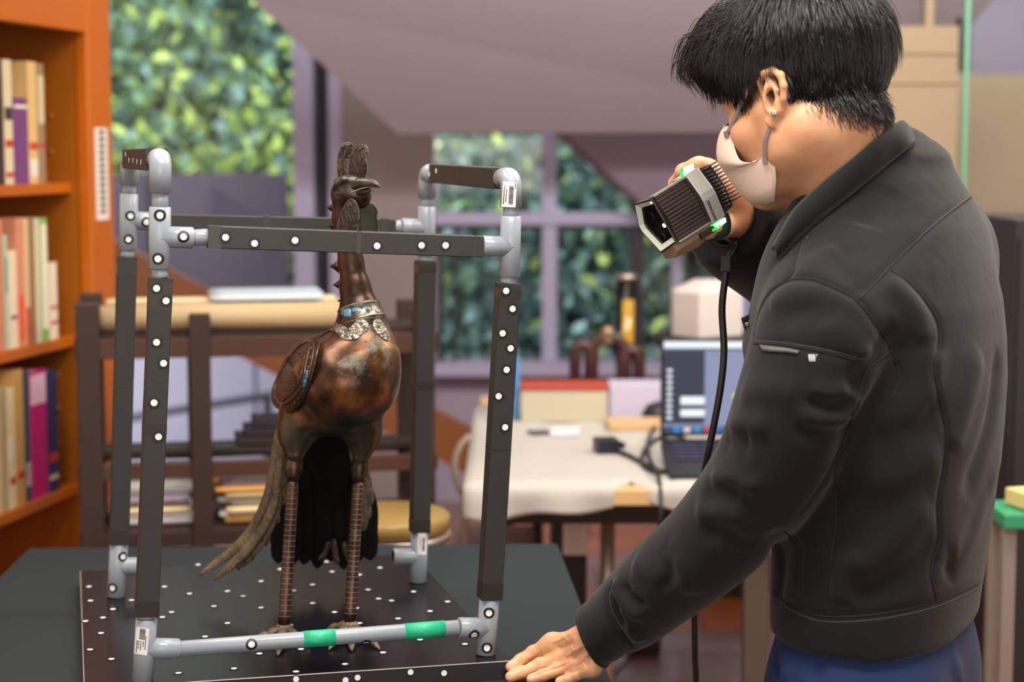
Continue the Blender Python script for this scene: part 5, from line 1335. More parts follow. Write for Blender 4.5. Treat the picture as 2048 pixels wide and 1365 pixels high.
# ears
def ear(s_):
    eu = (hu * .97 - hf * .20).normalized(); ef = eu.cross(hl).normalized(); ef = ef if ef.dot(hf) > 0 else -ef
    out = hl * s_; tiltv = (out * .86 - hf * .5).normalized()
    E = lambda a, b_, o: H(.074 * s_, -.002, .002) + (ef * a + eu * b_ + tiltv * o) * HS * .90
    S.ell(E(-.010, .004, .008), (.0135 * HS, .0045 * HS, .028 * HS), .006, np.array(Matrix((-ef, tiltv, eu)).transposed()))
    hx = [E(.010, .004, .006), E(.014, .022, .010), E(.006, .032, .0125), E(-.008, .034, .0145), E(-.020, .026, .0165), E(-.024, .012, .0165), E(-.022, -.004, .014), E(-.015, -.018, .011), E(-.006, -.027, .008)]
    S.chain(hx, [v * HS for v in (.003, .0036, .0042, .0046, .0046, .0044, .0042, .0044, .0055)], .004)
    S.chain([E(-.004, .020, .0125), E(-.012, .008, .0135), E(-.010, -.008, .0120), E(-.002, -.016, .0095)], [v * HS for v in (.0025, .0032, .0032, .0035)], .004)
    S.ell(E(-.002, -.002, .0145), (.0065 * HS, .007 * HS, .012 * HS), .003, np.array(Matrix((-ef, tiltv, eu)).transposed()), mode='sub')
    S.cone(E(.006, -.002, .006), E(.004, -.010, .006), .0042 * HS, .0035 * HS, .004)
    S.ell(E(-.004, -.029, .008), (.0085 * HS, .0045 * HS, .0095 * HS), .004, np.array(Matrix((-ef, tiltv, eu)).transposed()))
    return E
EN = ear(1); ear(-1)
Vh, Fh = S.mesh(2)
hbv = bvh_of(Vh, Fh)

# ---- left hand, resting on the table against the board corner
def hp(px, py, Y): return at(px, py, Y)
wristL = hp(1176, 1282, 2.468); foreL = hp(1250, 1226, 2.44)
S = SDF(np.array(hp(1005, 1300, 2.40)) - [.02, .03, .085], np.array(hp(1250, 1205, 2.56)) + [.03, .03, .04], .0014)
S.cone(foreL, wristL, .030, .0265, .02, flat=((.35, .25, .9), .82))
FING = {'index': ([(1104, 1288, 2.505), (1066, 1307, 2.512), (1041, 1321, 2.506), (1021.5, 1335, 2.4965)], (.0122, .0098, .0088, .0078)),
        'middle': ([(1128, 1316, 2.487), (1080, 1331, 2.494), (1046, 1345, 2.488), (1021, 1357.5, 2.483)], (.0122, .0098, .0088, .0078)),
        'ring': ([(1154, 1328, 2.466), (1114, 1342, 2.474), (1086, 1351, 2.472), (1063, 1359, 2.470)], (.0116, .0092, .0083, .0074)),
        'little': ([(1184, 1336, 2.446), (1152, 1351, 2.455), (1135, 1358, 2.455), (1119, 1364, 2.455)], (.0106, .0080, .0072, .0064))}
tips = {}
for nm, (P_, rr) in FING.items():
    q = [hp(*p) for p in P_]
    for i, v in enumerate(q): v.z = max(v.z, T_Z + rr[i] + .0006)
    S.chain(q, rr, .0035)
    S.cone(wristL.lerp(q[0], .15), q[0], .0165, rr[0] * 1.08, .014)
    S.ell(q[0] + Vector((0, -.003, .0045)), (.0100,) * 3, .005); S.ell(q[1] + Vector((0, -.0015, .0020)), (rr[1] * .98,) * 3, .003)
    S.cone(wristL.lerp(q[0], .35) + Vector((-.002, -.012, .010)), q[0] + Vector((0, -.005, .008)), .0035, .004, .010)
    tips[nm] = (q, rr)
qi = tips['index'][0]
S.chain([wristL + Vector((-.01, .022, -.004)), hp(1128, 1293, 2.530), hp(1096, 1313, 2.540), hp(1070, 1326, 2.537)], (.016, .0135, .0115, .0095), .012)
Vl, Fl = S.mesh(1); Nl = normals(Vl, Fl); lb0 = bvh_of(Vl, Fl)
def hgroove(pts, w_, a):
    q = [hit(lb0, x, y)[0] for x, y in pts]; q = [v for v in q if v is not None]
    if len(q) > 1: ridge(Vl, Nl, q, w_, a)
for pts in ([(1112, 1300), (1128, 1296), (1150, 1284)], [(1140, 1322), (1152, 1312), (1168, 1300)], [(1168, 1334), (1176, 1324), (1188, 1310)]): hgroove(pts, .0050, -.0030)
for pts in ([(1104, 1286), (1128, 1276), (1156, 1264)], [(1130, 1316), (1148, 1304), (1168, 1290)], [(1156, 1328), (1168, 1318), (1180, 1302)]): hgroove(pts, .0022, .0016)
for pts in ([(1118, 1268), (1134, 1280), (1142, 1298), (1164, 1306)], [(1150, 1296), (1172, 1312), (1190, 1318)]): hgroove(pts, .0018, .0010)
for cx_, cy_ in ((1063, 1305), (1078, 1331), (1112, 1341), (1040, 1320), (1045, 1344), (1085, 1350)):
    for k in (-5, -1, 3): hgroove([(cx_ + k - 5, cy_ - 9), (cx_ + k, cy_), (cx_ + k + 4, cy_ + 8)], .0011, -.0008)
for pts in ([(1018, 1346), (1040, 1336), (1064, 1321), (1086, 1308)], [(1060, 1356), (1084, 1344), (1116, 1336), (1132, 1330)], [(1110, 1357), (1135, 1347), (1160, 1340)]): hgroove(pts, .0022, -.0026)

# ---- right hand, wrapped round the scanner handle
wristR = hp(1468, 428, 2.635); foreR = hp(1530, 475, 2.70)
S = SDF(np.array(hp(1350, 490, 2.50)) - [.01, .03, .02], np.array(hp(1560, 300, 2.74)) + [.01, .04, .02], .0019)
S.cone(foreR, wristR, .036, .031, .02)
S.chain([wristR, hp(1440, 392, 2.605), hp(1412, 350, 2.60)], (.034, .036, .024), .02)
S.cone(hp(1462, 440, 2.61), hp(1440, 400, 2.585), .022, .020, .02)
for i, (a, b_, c, d_, r0) in enumerate((((1398, 336, 2.585), (1368, 344, 2.60), (1352, 368, 2.63), (1358, 392, 2.645), .0118), ((1408, 346, 2.605), (1374, 362, 2.625), (1360, 388, 2.65), (1370, 408, 2.66), .0115),
                                 ((1420, 362, 2.62), (1390, 384, 2.645), (1378, 404, 2.66), (1388, 420, 2.665), .0108), ((1432, 380, 2.63), (1408, 404, 2.65), (1398, 420, 2.66), (1406, 432, 2.662), .0096))):
    S.chain([hp(*a), hp(*b_), hp(*c), hp(*d_)], (r0 * 1.12, r0, r0 * .9, r0 * .8), .006); S.cone(wristR, hp(*a), .02, r0 * 1.15, .015)
S.chain([hp(1462, 446, 2.60), hp(1440, 454, 2.555), hp(1414, 459, 2.520), hp(1392, 470, 2.505)], (.021, .0155, .0115, .0088), .012)
Vr, Fr = S.mesh(1)

# ---- jacket
S = SDF(np.array([at(1125, 800, 2.45).x, 2.02, .69]), np.array([at(2060, 800, 2.45).x + .02, 3.02, 1.56]), .0052)
ROWS = [(1335, 1528, 1974), (1262, 1520, 1984), (1200, 1516, 1992), (1080, 1520, 2012), (960, 1518, 2028), (850, 1506, 2042), (760, 1496, 2048), (680, 1492, 2046), (600, 1512, 2036), (520, 1560, 2012), (455, 1622, 1986), (405, 1672, 1954), (365, 1722, 1916), (335, 1768, 1876)]
Zs, Cs, As, Bs = [], [], [], []
for py, a, b_ in ROWS:
    p = at((a + b_) / 2, py, YP); h = (b_ - a) / 2 * m_px(YP) * 1.0; Zs.append(p.z); Cs.append((p.x, p.y)); As.append(h * .80); Bs.append(h * 1.30)
S.slices(Zs, Cs, As, Bs, ang, 0, 2.35)
shL, shR = at(1655, 640, 2.285), at(1850, 500, 2.63); nbk = at(1745, 390, 2.46)
S.cone(nbk, at(1668, 612, 2.30), .070, .080, .07); S.cone(nbk, shR, .066, .085, .08)
S.chain([at(1792, 352, 2.475), at(1722, 424, 2.405), at(1652, 500, 2.38), at(1606, 560, 2.375)], [.056, .062, .050, .034], .05)                  # front of the collar bone down to the placket
S.cone(at(1622, 545, 2.38), at(1580, 690, 2.40), .042, .052, .06)
ARM = [(1662, 655, 2.272, 150), (1608, 800, 2.262, 134), (1535, 950, 2.285, 113), (1428, 1080, 2.335, 98), (1325, 1167, 2.39, 86), (1262, 1222, 2.43, 74)]
aP = [at(a, b_, Y) for a, b_, Y, r in ARM]; aR = [r * m_px(Y) * .97 for a, b_, Y, r in ARM]
P2 = interp(aP, 26); R2 = np.interp(np.linspace(0, 5, 26), range(6), aR)
S.chain(P2, R2, .012)
cuff0, cuff1 = at(1250, 1231, 2.437), at(1183, 1277, 2.466)
S.chain([P2[-1], cuff0, cuff1], [.0510, .0485, .0445], .010)
RA = [(1845, 505, 2.63, .078), (1750, 560, 2.84, .070), (1640, 560, 2.86, .066), (1540, 490, 2.72, .058), (1462, 437, 2.635, .0475)]
S.chain(interp([at(a, b_, c) for a, b_, c, r in RA], 20), np.interp(np.linspace(0, 4, 20), range(5), [r[3] for r in RA]), .06)
# openings: cuffs, neck, hem
cd = (cuff1 - cuff0).normalized(); S.plane_cut(np.array(cuff1 + cd * .0), cd) if False else None
def cap_cut(c, d, r, depth=.06):
    """cut a sleeve end flat and hollow it"""
    c = Vector(c); d = Vector(d).normalized(); R = np.array(frame(d))
    M_ = r * 2.2; sl, P = S.region(np.array(c) - M_ - .05, np.array(c) + M_ + .05); q = (P - np.array(c)) @ R
    beyond = np.maximum(-q[..., 0], np.linalg.norm(q[..., 1:], axis=-1) - r * 1.9); beyond = np.maximum(beyond, q[..., 0] - .09); S.put(beyond, sl, 0, 'sub')
    hole = np.maximum(np.linalg.norm(q[..., 1:], axis=-1) - r * .86, np.maximum(-q[..., 0] - depth, q[..., 0] - .02)); S.put(hole, sl, .004, 'sub')
cap_cut(cuff1, Vector((-.80, .20, -.44)), .0445); cap_cut(at(1456, 434, 2.628), at(1456, 434, 2.628) - at(1540, 490, 2.72), .0475)
S.chain([at(1620, 250, 2.50), at(1672, 330, 2.53)], [.070, .050], .01, 'sub')
S.cone(at(1600, 420, 2.48), at(1560, 500, 2.47), .045, .030, .012, 'sub')
# hem: lower edge follows a tilted plane
hz = at(1750, 1320, YP - .18).z
g = np.meshgrid(*S.ax, indexing='ij'); hem = hz + .4 * (g[0] - at(1750, 1320, 2.3).x) ** 2 - g[2]
hem = np.where(g[0] < .318, -1.0, hem); S.D = np.maximum(S.D, hem.astype(np.float32))
Vj, Fj = S.mesh(2)
Nj = normals(Vj, Fj); jbv = bvh_of(Vj, Fj)
def onj(pts, lift=0.0, n=0):
    if n: pts = [(v.x, v.y) for v in interp([Vector((x, y, 0)) for x, y in pts], n)]
    q = [hit(jbv, x, y, lift)[0] for x, y in pts]; return [v for v in q if v is not None]
def fold(pts, w_, a): 
    q = onj(pts, 0, 12)
    if len(q) > 1: ridge(Vj, Nj, q, w_, a)
# folds of the sleeve and back (raised +, sunk -)
for pts, w_, a in (
    ([(1232, 1160), (1240, 1190), (1262, 1220), (1285, 1235)], .010, .010), ([(1225, 1185), (1232, 1220), (1252, 1258)], .009, -.008), ([(1246, 1170), (1262, 1196), (1290, 1212)], .008, -.009), ([(1240, 1215), (1258, 1255), (1280, 1285)], .008, .007),
    ([(1265, 1130), (1300, 1140), (1330, 1165)], .016, .006), ([(1330, 1100), (1370, 1140), (1375, 1190)], .018, .006), ([(1345, 1090), (1340, 1140), (1330, 1180)], .012, -.006),
    ([(1405, 1000), (1450, 985), (1480, 995)], .018, -.007), ([(1390, 1030), (1440, 1020), (1490, 1040)], .018, .006), ([(1420, 960), (1470, 960), (1520, 980)], .014, .008), ([(1415, 905), (1460, 880), (1500, 890)], .018, -.007), ([(1430, 870), (1480, 850), (1540, 850)], .016, .008),
    ([(1400, 1060), (1450, 1070), (1500, 1100)], .016, -.007), ([(1470, 1010), (1530, 1020), (1580, 1010)], .018, -.005),
    ([(1480, 790), (1540, 780), (1600, 790)], .018, .006), ([(1620, 775), (1660, 790), (1700, 780)], .012, .006), ([(1610, 800), (1660, 812), (1715, 800)], .011, -.007), ([(1600, 830), (1660, 840), (1720, 835)], .012, .006), ([(1590, 860), (1650, 870), (1715, 870)], .011, -.006),
    ([(1540, 620), (1580, 590), (1640, 590)], .016, .006), ([(1560, 640), (1620, 620), (1680, 640)], .016, -.005), ([(1640, 640), (1700, 680), (1730, 720)], .018, .006),
    ([(1800, 650), (1740, 730), (1700, 790)], .018, -.012), ([(1830, 660), (1780, 760), (1720, 850), (1670, 940)], .022, -.012), ([(1745, 690), (1730, 760), (1700, 830)], .016, .009),
    ([(1770, 560), (1830, 620), (1850, 690)], .018, .007), ([(1870, 690), (1850, 800), (1760, 900)], .022, .006), ([(1880, 800), (1820, 860), (1740, 880)], .018, -.007), ([(1880, 900), (1800, 950), (1720, 960)], .024, .007),
    ([(1960, 700), (1930, 820), (1900, 900)], .024, .006), ([(2000, 700), (1980, 850), (1930, 1000)], .024, -.008), ([(2010, 880), (1950, 1050), (1900, 1120)], .024, .008), ([(1990, 950), (1930, 1080), (1890, 1160)], .02, -.007),
    ([(1860, 1000), (1780, 1090), (1700, 1150)], .024, .008), ([(1880, 1090), (1800, 1150), (1700, 1200)], .02, -.006), ([(1690, 960), (1680, 1050), (1690, 1120)], .02, -.006), ([(1720, 1100), (1690, 1150), (1680, 1210)], .016, .006),
    ([(1780, 370), (1740, 420), (1720, 450)], .02, -.005),
    ([(1660, 500), (1700, 560), (1720, 590)], .02, -.004), ([(1600, 560), (1640, 520), (1680, 500)], .02, .004), ([(1545, 1060), (1560, 1130), (1550, 1200)], .016, -.008)):
    fold(pts, w_, a)
jbv = bvh_of(Vj, Fj); Nj = normals(Vj, Fj)
# seams sink into the cloth, a dark thread line lies in each
SEAMS = {'armhole_seam': [(1508, 672), (1518, 625), (1540, 585), (1575, 562), (1620, 558), (1668, 575), (1716, 602), (1750, 648), (1778, 690), (1792, 722)],
         'yoke_seam': [(1968, 376), (1930, 402), (1880, 440), (1830, 485), (1775, 540), (1716, 602)],
         'back_seam': [(1782, 540), (1815, 562), (1850, 600), (1876, 645), (1880, 690), (1870, 740), (1880, 800), (1893, 870), (1888, 940), (1876, 1010), (1878, 1080), (1862, 1140), (1873, 1200)],
         'sleeve_seam': [(1508, 687), (1560, 690), (1620, 699), (1680, 712), (1730, 726)], 'sleeve_back_seam': [(1786, 700), (1760, 720), (1732, 745), (1715, 800), (1690, 880), (1650, 960), (1600, 1030)],
         'side_seam': [(1669, 930), (1671, 1000), (1670, 1060), (1664, 1110), (1655, 1160), (1648, 1228)], 'pocket_seam': [(1568, 1062), (1584, 1076), (1598, 1092), (1598, 1140), (1596, 1200)],
         'hem_seam': [(1546, 1182), (1570, 1204), (1605, 1222), (1650, 1234), (1720, 1233), (1790, 1224), (1870, 1205), (1940, 1176), (1985, 1148)], 'cuff_seam': [(1226, 1163), (1216, 1188), (1219, 1218), (1234, 1252), (1252, 1278), (1268, 1298)],
         'front_seam': [(1612, 478), (1600, 500), (1588, 540), (1565, 565)], 'sleeve_panel_seam': [(1790, 722), (1797, 750), (1790, 790)]}
for q in SEAMS.values():
    r_ = onj(q, 0, 40)
    if len(r_) > 1: ridge(Vj, Nj, r_, .0055, -.0030)
jbv = bvh_of(Vj, Fj)
jacket = np_obj('jacket', Vj, Fj, M_jacket, person); jacket['label'] = 'black cotton work jacket'
for nm, q in SEAMS.items():
    r_ = onj(q, .0003, 50)
    if len(r_) > 1: MB().tube(r_, .0010, M_seam, 5).build(nm, jacket)
    r2 = onj([(x + 3.5, y - 4.5) if nm not in ('hem_seam',) else (x, y + 10) for x, y in q], .0001, 50)
    if len(r2) > 1 and nm in ('hem_seam', 'cuff_seam', 'yoke_seam', 'front_seam', 'sleeve_seam'): MB().tube(r2, .00045, M_stitch, 4).build('stitching', jacket)
# sleeve pocket with zip, woven mark, snap button, placket flap
M_zip = mat('shiny black zip tape', (74, 78, 78), .3)
zr_ = [onj([(1520, 691), (1545, 694), (1575, 698), (1600, 703)], .0010), onj([(1526, 703), (1548, 705), (1575, 706), (1596, 709)], .0014)]
if all(len(r) == 4 for r in zr_): MB().slab([interp(r, 14) for r in zr_], .0012, M_zip).build('zip_tape', jacket)
M_mark = mat('white woven mark', (226, 226, 222), .6)
for i, (x0, x1) in enumerate(((1617, 1620), (1621.5, 1624.5), (1626, 1629))):
    pts = onj([(x0, 709.5), (x0 + 2.8, 709.5), (x0 + 3.8, 723), (x0 + 2.0, 723)], .0008)
    if len(pts) == 4: MB().add(pts, [(0, 1, 2, 3)], M_mark).build('woven_mark', jacket)
pts = onj([(1630, 722), (1631, 714), (1635, 709.5), (1633, 709.5), (1630, 711)], .0008)
if len(pts) == 5: MB().add(pts[:3] + pts[3:4], [(0, 1, 2, 3)], M_mark).build('woven_mark', jacket)
for c0, d0, r0, sd in ((cuff1, Vector((-.80, .20, -.44)), .0445, 40), (at(1456, 434, 2.628), at(1456, 434, 2.628) - at(1540, 490, 2.72), .0475, 40)):
    R = frame(d0); ring = [Vector(c0) + R @ Vector((-.002, r0 * .965 * math.cos(t), r0 * .965 * math.sin(t))) for t in np.linspace(0, 2 * PI, sd)]
    MB().tube(ring, .0034, M_jacket, 8, cap=False).build('cuff_edge', jacket)
fl0 = [at(a, b_, Y) for a, b_, Y in ((1512, 628, 2.375), (1496, 634, 2.365), (1484, 645, 2.36), (1478, 640, 2.375))]
rows = [[at(1516 - 34 * u + 3 * math.sin(v * 3) , 622 + 20 * u + 78 * v - 10 * u * v * 4, 2.372 + .02 * v - .012 * math.sin(u * 3)) for u in np.linspace(0, 1 - .55 * 0, 8)] for v in np.linspace(0, 1, 10)]
rows = [[at(1518 - (36 - 22 * v) * u, 622 + 16 * u * (1 - v) + 84 * v, 2.375 - .006 * math.sin(u * 3) + .02 * v) for u in np.linspace(0, 1, 8)] for v in np.linspace(0, 1, 10)]
MB().slab(rows, .003, M_jacket).build('placket', jacket)
MB().lathe(at(1494, 650, 2.362), (-.3, -1, .1), [(0, .0035), (.0015, .0035), (.0022, .0022)], mat('bronze snap', (120, 96, 70), .35, .9), 14).build('snap_button', jacket)
# collar
lowp = [(1559, 522), (1582, 500), (1612, 470), (1662, 428), (1722, 378), (1782, 328), (1826, 294)]
upp = [(1544, 490), (1561, 460), (1590, 412), (1642, 362), (1702, 314), (1757, 268), (1797, 238)]
lw = [hit(jbv, x, y, .004)[0] or at(x, y, 2.40) for x, y in lowp]
print('COLLAR', [tuple(round(q, 3) for q in p) for p in lw])
for i, p in enumerate(lw): 
    if abs(p.y - 2.38) > .14: lw[i] = at(*lowp[i], 2.38 + .012 * i)
up_ = []
for i, (x, y) in enumerate(upp):
    q = hit(hbv, x, y)[0]; up_.append(at(x, y, min(lw[i].y + .003, q.y - .010) if q is not None else lw[i].y + .003))
farl = [at(1835, 292, 2.60), at(1770, 330, 2.66), at(1690, 400, 2.68), at(1600, 480, 2.60), at(1545, 505, 2.50)]; faru = [at(1796, 240, 2.56), at(1762, 262, 2.60), at(1690, 330, 2.63), at(1600, 430, 2.56), at(1540, 488, 2.46)]
L_ = interp(lw + farl, 46); U_ = interp(up_ + faru, 46)
rows = [[L_[i].lerp(U_[i], v) + Vector((0, -.011, .003)) * math.sin(v * PI) + (Vector((0, .012 * (v - .9) / .25, -.01 * (v - .9) / .25)) if v > .9 else Vector()) for i in range(46)] for v in (0, .12, .3, .5, .7, .85, .95, 1.05)]
col_ = MB().slab(rows, .0045, M_jacket).build('collar', jacket)
MB().tube([L_[i].lerp(U_[i], .10) + Vector((0, -.0035, .0005)) for i in range(1, 30)], .0006, M_seam, 4).build('collar_stitching', col_)

# ---- trousers and shoes
S = SDF((.25, 2.05, .02), (.85, 2.90, .98), .0095)
pc_ = Vector((at(1750, 1330, YP).x, YP, 0)); rw = lambda k: pc_ + TRt * k
hw = 224 * m_px(YP)
S.slices([.60, .70, .80, .90, .95], [(pc_.x, pc_.y)] * 5, [hw * .74, hw * .80, hw * .80, hw * .74, hw * .70], [hw * 1.18, hw * 1.24, hw * 1.22, hw * 1.12, hw * 1.08], ang, 0, 2.5)
for s_, fw in ((-1, .03), (1, -.10)):
    S.chain([rw(.10 * s_) + Vector((0, 0, .74)), rw(.12 * s_) + TF * fw * .6 + Vector((0, 0, .42)), rw(.13 * s_) + TF * fw + Vector((0, 0, .07))], [.118, .088, .075], .03)
Vt, Ft = S.mesh(2); Nt = normals(Vt, Ft); tb_ = bvh_of(Vt, Ft)
for pts, w_, a in (([(1546, 1290), (1552, 1330), (1556, 1364)], .010, -.012), ([(1560, 1295), (1568, 1335), (1575, 1364)], .012, .008), ([(1640, 1325), (1628, 1350), (1624, 1364)], .010, -.006), ([(1900, 1320), (1915, 1345), (1920, 1364)], .014, .006)):
    q = [hit(tb_, x, y)[0] for x, y in pts]; q = [v for v in q if v is not None]
    if len(q) > 1: ridge(Vt, Nt, q, w_, a)
np_obj('trousers', Vt, Ft, M_trous, person)['label'] = 'navy blue trousers'
M_shoe = mat('black shoe leather', (30, 28, 28), .4)
for s_, fw in ((-1, .03), (1, -.10)):
    a = rw(.13 * s_) + TF * fw; S = SDF((a.x - .26, a.y - .2, -.01), (a.x + .14, a.y + .26, .13), .007)
    S.chain([a + Vector((0, 0, .06)) - TF * .02, a + Vector((0, 0, .045)) + TF * .08, a + Vector((0, 0, .036)) + TF * .17], [.048, .044, .036], .02); S.plane_cut((0, 0, .012), (0, 0, -1))
    V_, F_ = S.mesh(2); sh = np_obj('shoe', V_, F_, M_shoe, person)
    sole = [a + TF * (-.075 + .29 * t) + TRt * (w_ * .045 * math.sin(PI * min(1, .12 + t * .85)) ** .5) + Vector((0, 0, .001)) for w_, ts in ((1, np.linspace(0, 1, 10)), (-1, np.linspace(1, 0, 10))) for t in ts]
    MB().prism(sole, (0, 0, .018), M_black).build('sole', sh)

# ---- hidden torso, arms and legs join head and hands into one body
S = SDF((.02, 2.05, .05), (.85, 3.0, 1.52), .012)
S.slices(Zs[1:], Cs[1:], [a * .74 for a in As[1:]], [b_ * .8 for b_ in Bs[1:]], ang, 0, 2.3)
S.chain(P2, R2 * .72, .02); S.chain([P2[-1], cuff0, wristL], [.032, .030, .025], .01)
S.chain([at(a, b_, c) for a, b_, c, r in RA], [r[3] * .66 for r in RA], .02); S.cone(NB, NB + Vector((.05, 0, -.12)), .062, .075, .05)
for s_, fw in ((-1, .03), (1, -.10)):
    S.chain([rw(.10 * s_) + Vector((0, 0, .72)), rw(.12 * s_) + TF * fw * .6 + Vector((0, 0, .42)), rw(.13 * s_) + TF * fw + Vector((0, 0, .09))], [.075, .058, .045], .03)
Vc, Fc = S.mesh(1)
off = 0; VV, FF = [], []
for V_, F_ in ((Vh, Fh), (Vl, Fl), (Vr, Fr), (Vc, Fc)): VV.append(V_); FF.append(F_ + off); off += len(V_)
body = np_obj('body', np.concatenate(VV), np.concatenate(FF), M_skin, person)
lbv = bvh_of(Vl, Fl)
M_nail = mat('pink fingernail', (216, 160, 134), .3)
for (x, y, a, b_) in ((1021, 1333, 7, 5.5), (1020, 1355, 7, 5), (1062, 1357, 6, 4)):
    pts = [(x + a * math.cos(t) * .95 + b_ * .4 * math.sin(t), y + b_ * math.sin(t) - a * .35 * math.cos(t)) for t in np.linspace(0, 2 * PI, 15)[:-1]]
    q = [hit(lbv, u, v, .0004)[0] for u, v in pts]; c = hit(lbv, x, y, .0008)[0]
    if all(v is not None for v in q) and c is not None: MB().add(q + [c], [(i, (i + 1) % 14, 14) for i in range(14)], M_nail, True).build('fingernail', body)

# ---- hair
M_hair = mat('black hair', (24, 23, 23), .30, spec=.6)
CR = np.array([.0, -.035, .125])                                     # crown whorl in head units
EC, ER = np.array([0, -.004, .048]), np.array([.0765, .0975, .0865])
def hairline(f):  # lowest u of hair roots for a given f
    return np.interp(f, [-.10, -.085, -.06, -.035, -.018, 0, .018, .030, .045, .062, .08, .1], [-.045, -.055, -.050, -.022, .010, .034, .026, -.004, .020, .050, .066, .075])
nS = 12500
d = rng.normal(size=(nS * 2, 3)); d /= np.linalg.norm(d, axis=1, keepdims=True); P0 = EC + d * ER
keep = P0[:, 2] > hairline(P0[:, 1]) + rng.normal(size=len(P0)) * .003; P0 = P0[keep][:nS]; n = len(P0)
clump = rng.integers(0, 420, n); ccen = P0[rng.integers(0, n, 420)]; near = np.argmin(((P0[:, None, :] - ccen[None]) ** 2).sum(2), 1); cc_ = ccen[near]
crand = rng.normal(size=(420, 3))[near] * 1.5
out = lambda p: (p - EC) / ER ** 2 / np.linalg.norm((p - EC) / ER ** 2, axis=1, keepdims=True)
N0 = out(P0)
flow = P0 - CR; flow[:, 1] += .035 * (P0[:, 1] > -.02); flow[:, 2] -= .02; flow += .010 * crand; flow[:, 0] *= .8
flow -= N0 * (flow * N0).sum(1, keepdims=True); flow /= np.linalg.norm(flow, axis=1, keepdims=True) + 1e-9
front = np.clip((P0[:, 1] - .0) / .08, 0, 1); top_ = np.clip((P0[:, 2] - .05) / .07, 0, 1); back = np.clip((-P0[:, 1] - .03) / .05, 0, 1); low = np.clip((.02 - P0[:, 2]) / .06, 0, 1)
length = (.054 + .004 * front + .036 * top_ + .006 * back - .030 * low) * (0.8 + .35 * rng.random(n)); length = np.maximum(length, .014)
lift = (.010 + .016 * top_ + .005 * back * (1 - low) + .006 * front + .036 * front * np.clip(top_ + .35, 0, 1)) * (.35 + .75 * rng.random(n)) * (1 - .75 * low)
lift = lift * (1 + .09 * np.tanh(crand[:, 0])); length = length * (1 + .10 * np.tanh(crand[:, 2]))
K = 11; pts_ = np.zeros((n, K, 3)); p = P0.copy(); v = flow + N0 * .35; v /= np.linalg.norm(v, axis=1, keepdims=True)
step = (length / (K - 1))[:, None]
grav = np.array([0, .30, -1.0]); grav = np.stack([np.zeros(n), .10 + .75 * front, -np.ones(n) * (1 - .45 * front * top_)], 1)
for k in range(K):
    pts_[:, k] = p
    t = k / (K - 1); v = v + grav * .17 + .05 * rng.normal(size=(n, 3)) * .5 + (cc_ - P0) * 2.0 * .5 * t; v /= np.linalg.norm(v, axis=1, keepdims=True)
    p = p + v * step
    q = (p - EC) / ER; r = np.linalg.norm(q, axis=1, keepdims=True); want = 1 + (lift * np.minimum(1, .35 + t * 2.2))[:, None] / .085
    free = (p[:, 2:3] < hairline(p[:, 1:2]) - .004)
    fac = np.where(free, .80 * r + .20 * (1.04 + .2 * (want - 1)), 0.45 * r + .55 * want); fac = np.maximum(fac, np.where(free, 1.03, want * .985)); p = EC + q / r * fac * ER
def strands(pts_, rad, sides=3):
    n, K, _ = pts_.shape; T = np.gradient(pts_, axis=1); T /= np.linalg.norm(T, axis=2, keepdims=True) + 1e-12
    A = np.cross(T, np.array([.31, .47, .83])); A /= np.linalg.norm(A, axis=2, keepdims=True) + 1e-12; Bv = np.cross(T, A); prof = np.interp(np.linspace(0, 1, K), [0, .6, 1], [1, .85, .12])
    V = np.stack([pts_ + (A * math.cos(a) + Bv * math.sin(a)) * (rad[:, None, None] * prof[None, :, None]) for a in np.arange(sides) * 2 * PI / sides], 2).reshape(-1, 3)
    base = (np.arange(n) * K * sides)[:, None, None] + (np.arange(K - 1) * sides)[None, :, None]; j = np.arange(sides); j2 = (j + 1) % sides
    F = np.stack([base + j, base + j2, base + sides + j2, base + sides + j], -1).reshape(-1, 4); return V, F
# trim: the fringe, temple and sideburn ends
ulim = np.interp(pts_[:, :, 1], [-.03, -.02, .0, .013, .030, .046, .060, .073, .10, .13, .16], [-.2, -.02, .024, .024, .012, .004, .020, .031, .036, .050, .085]) + rng.normal(size=(n, 1)) * .006 + .009 * np.tanh(crand[:, 1:2])
below = pts_[:, :, 2] < ulim; kk = np.where(below.any(1), below.argmax(1), K - 1); kk = np.maximum(kk, 2) / (K - 1.0)
ti = np.linspace(0, 1, K)[None] * kk[:, None] * (K - 1); i0 = np.minimum(np.floor(ti).astype(int), K - 2); fr0 = (ti - i0)[..., None]; ar = np.arange(n)[:, None]
pts_ = pts_[ar, i0] * (1 - fr0) + pts_[ar, i0 + 1] * fr0
rad = (.00034 + .00036 * rng.random(n))
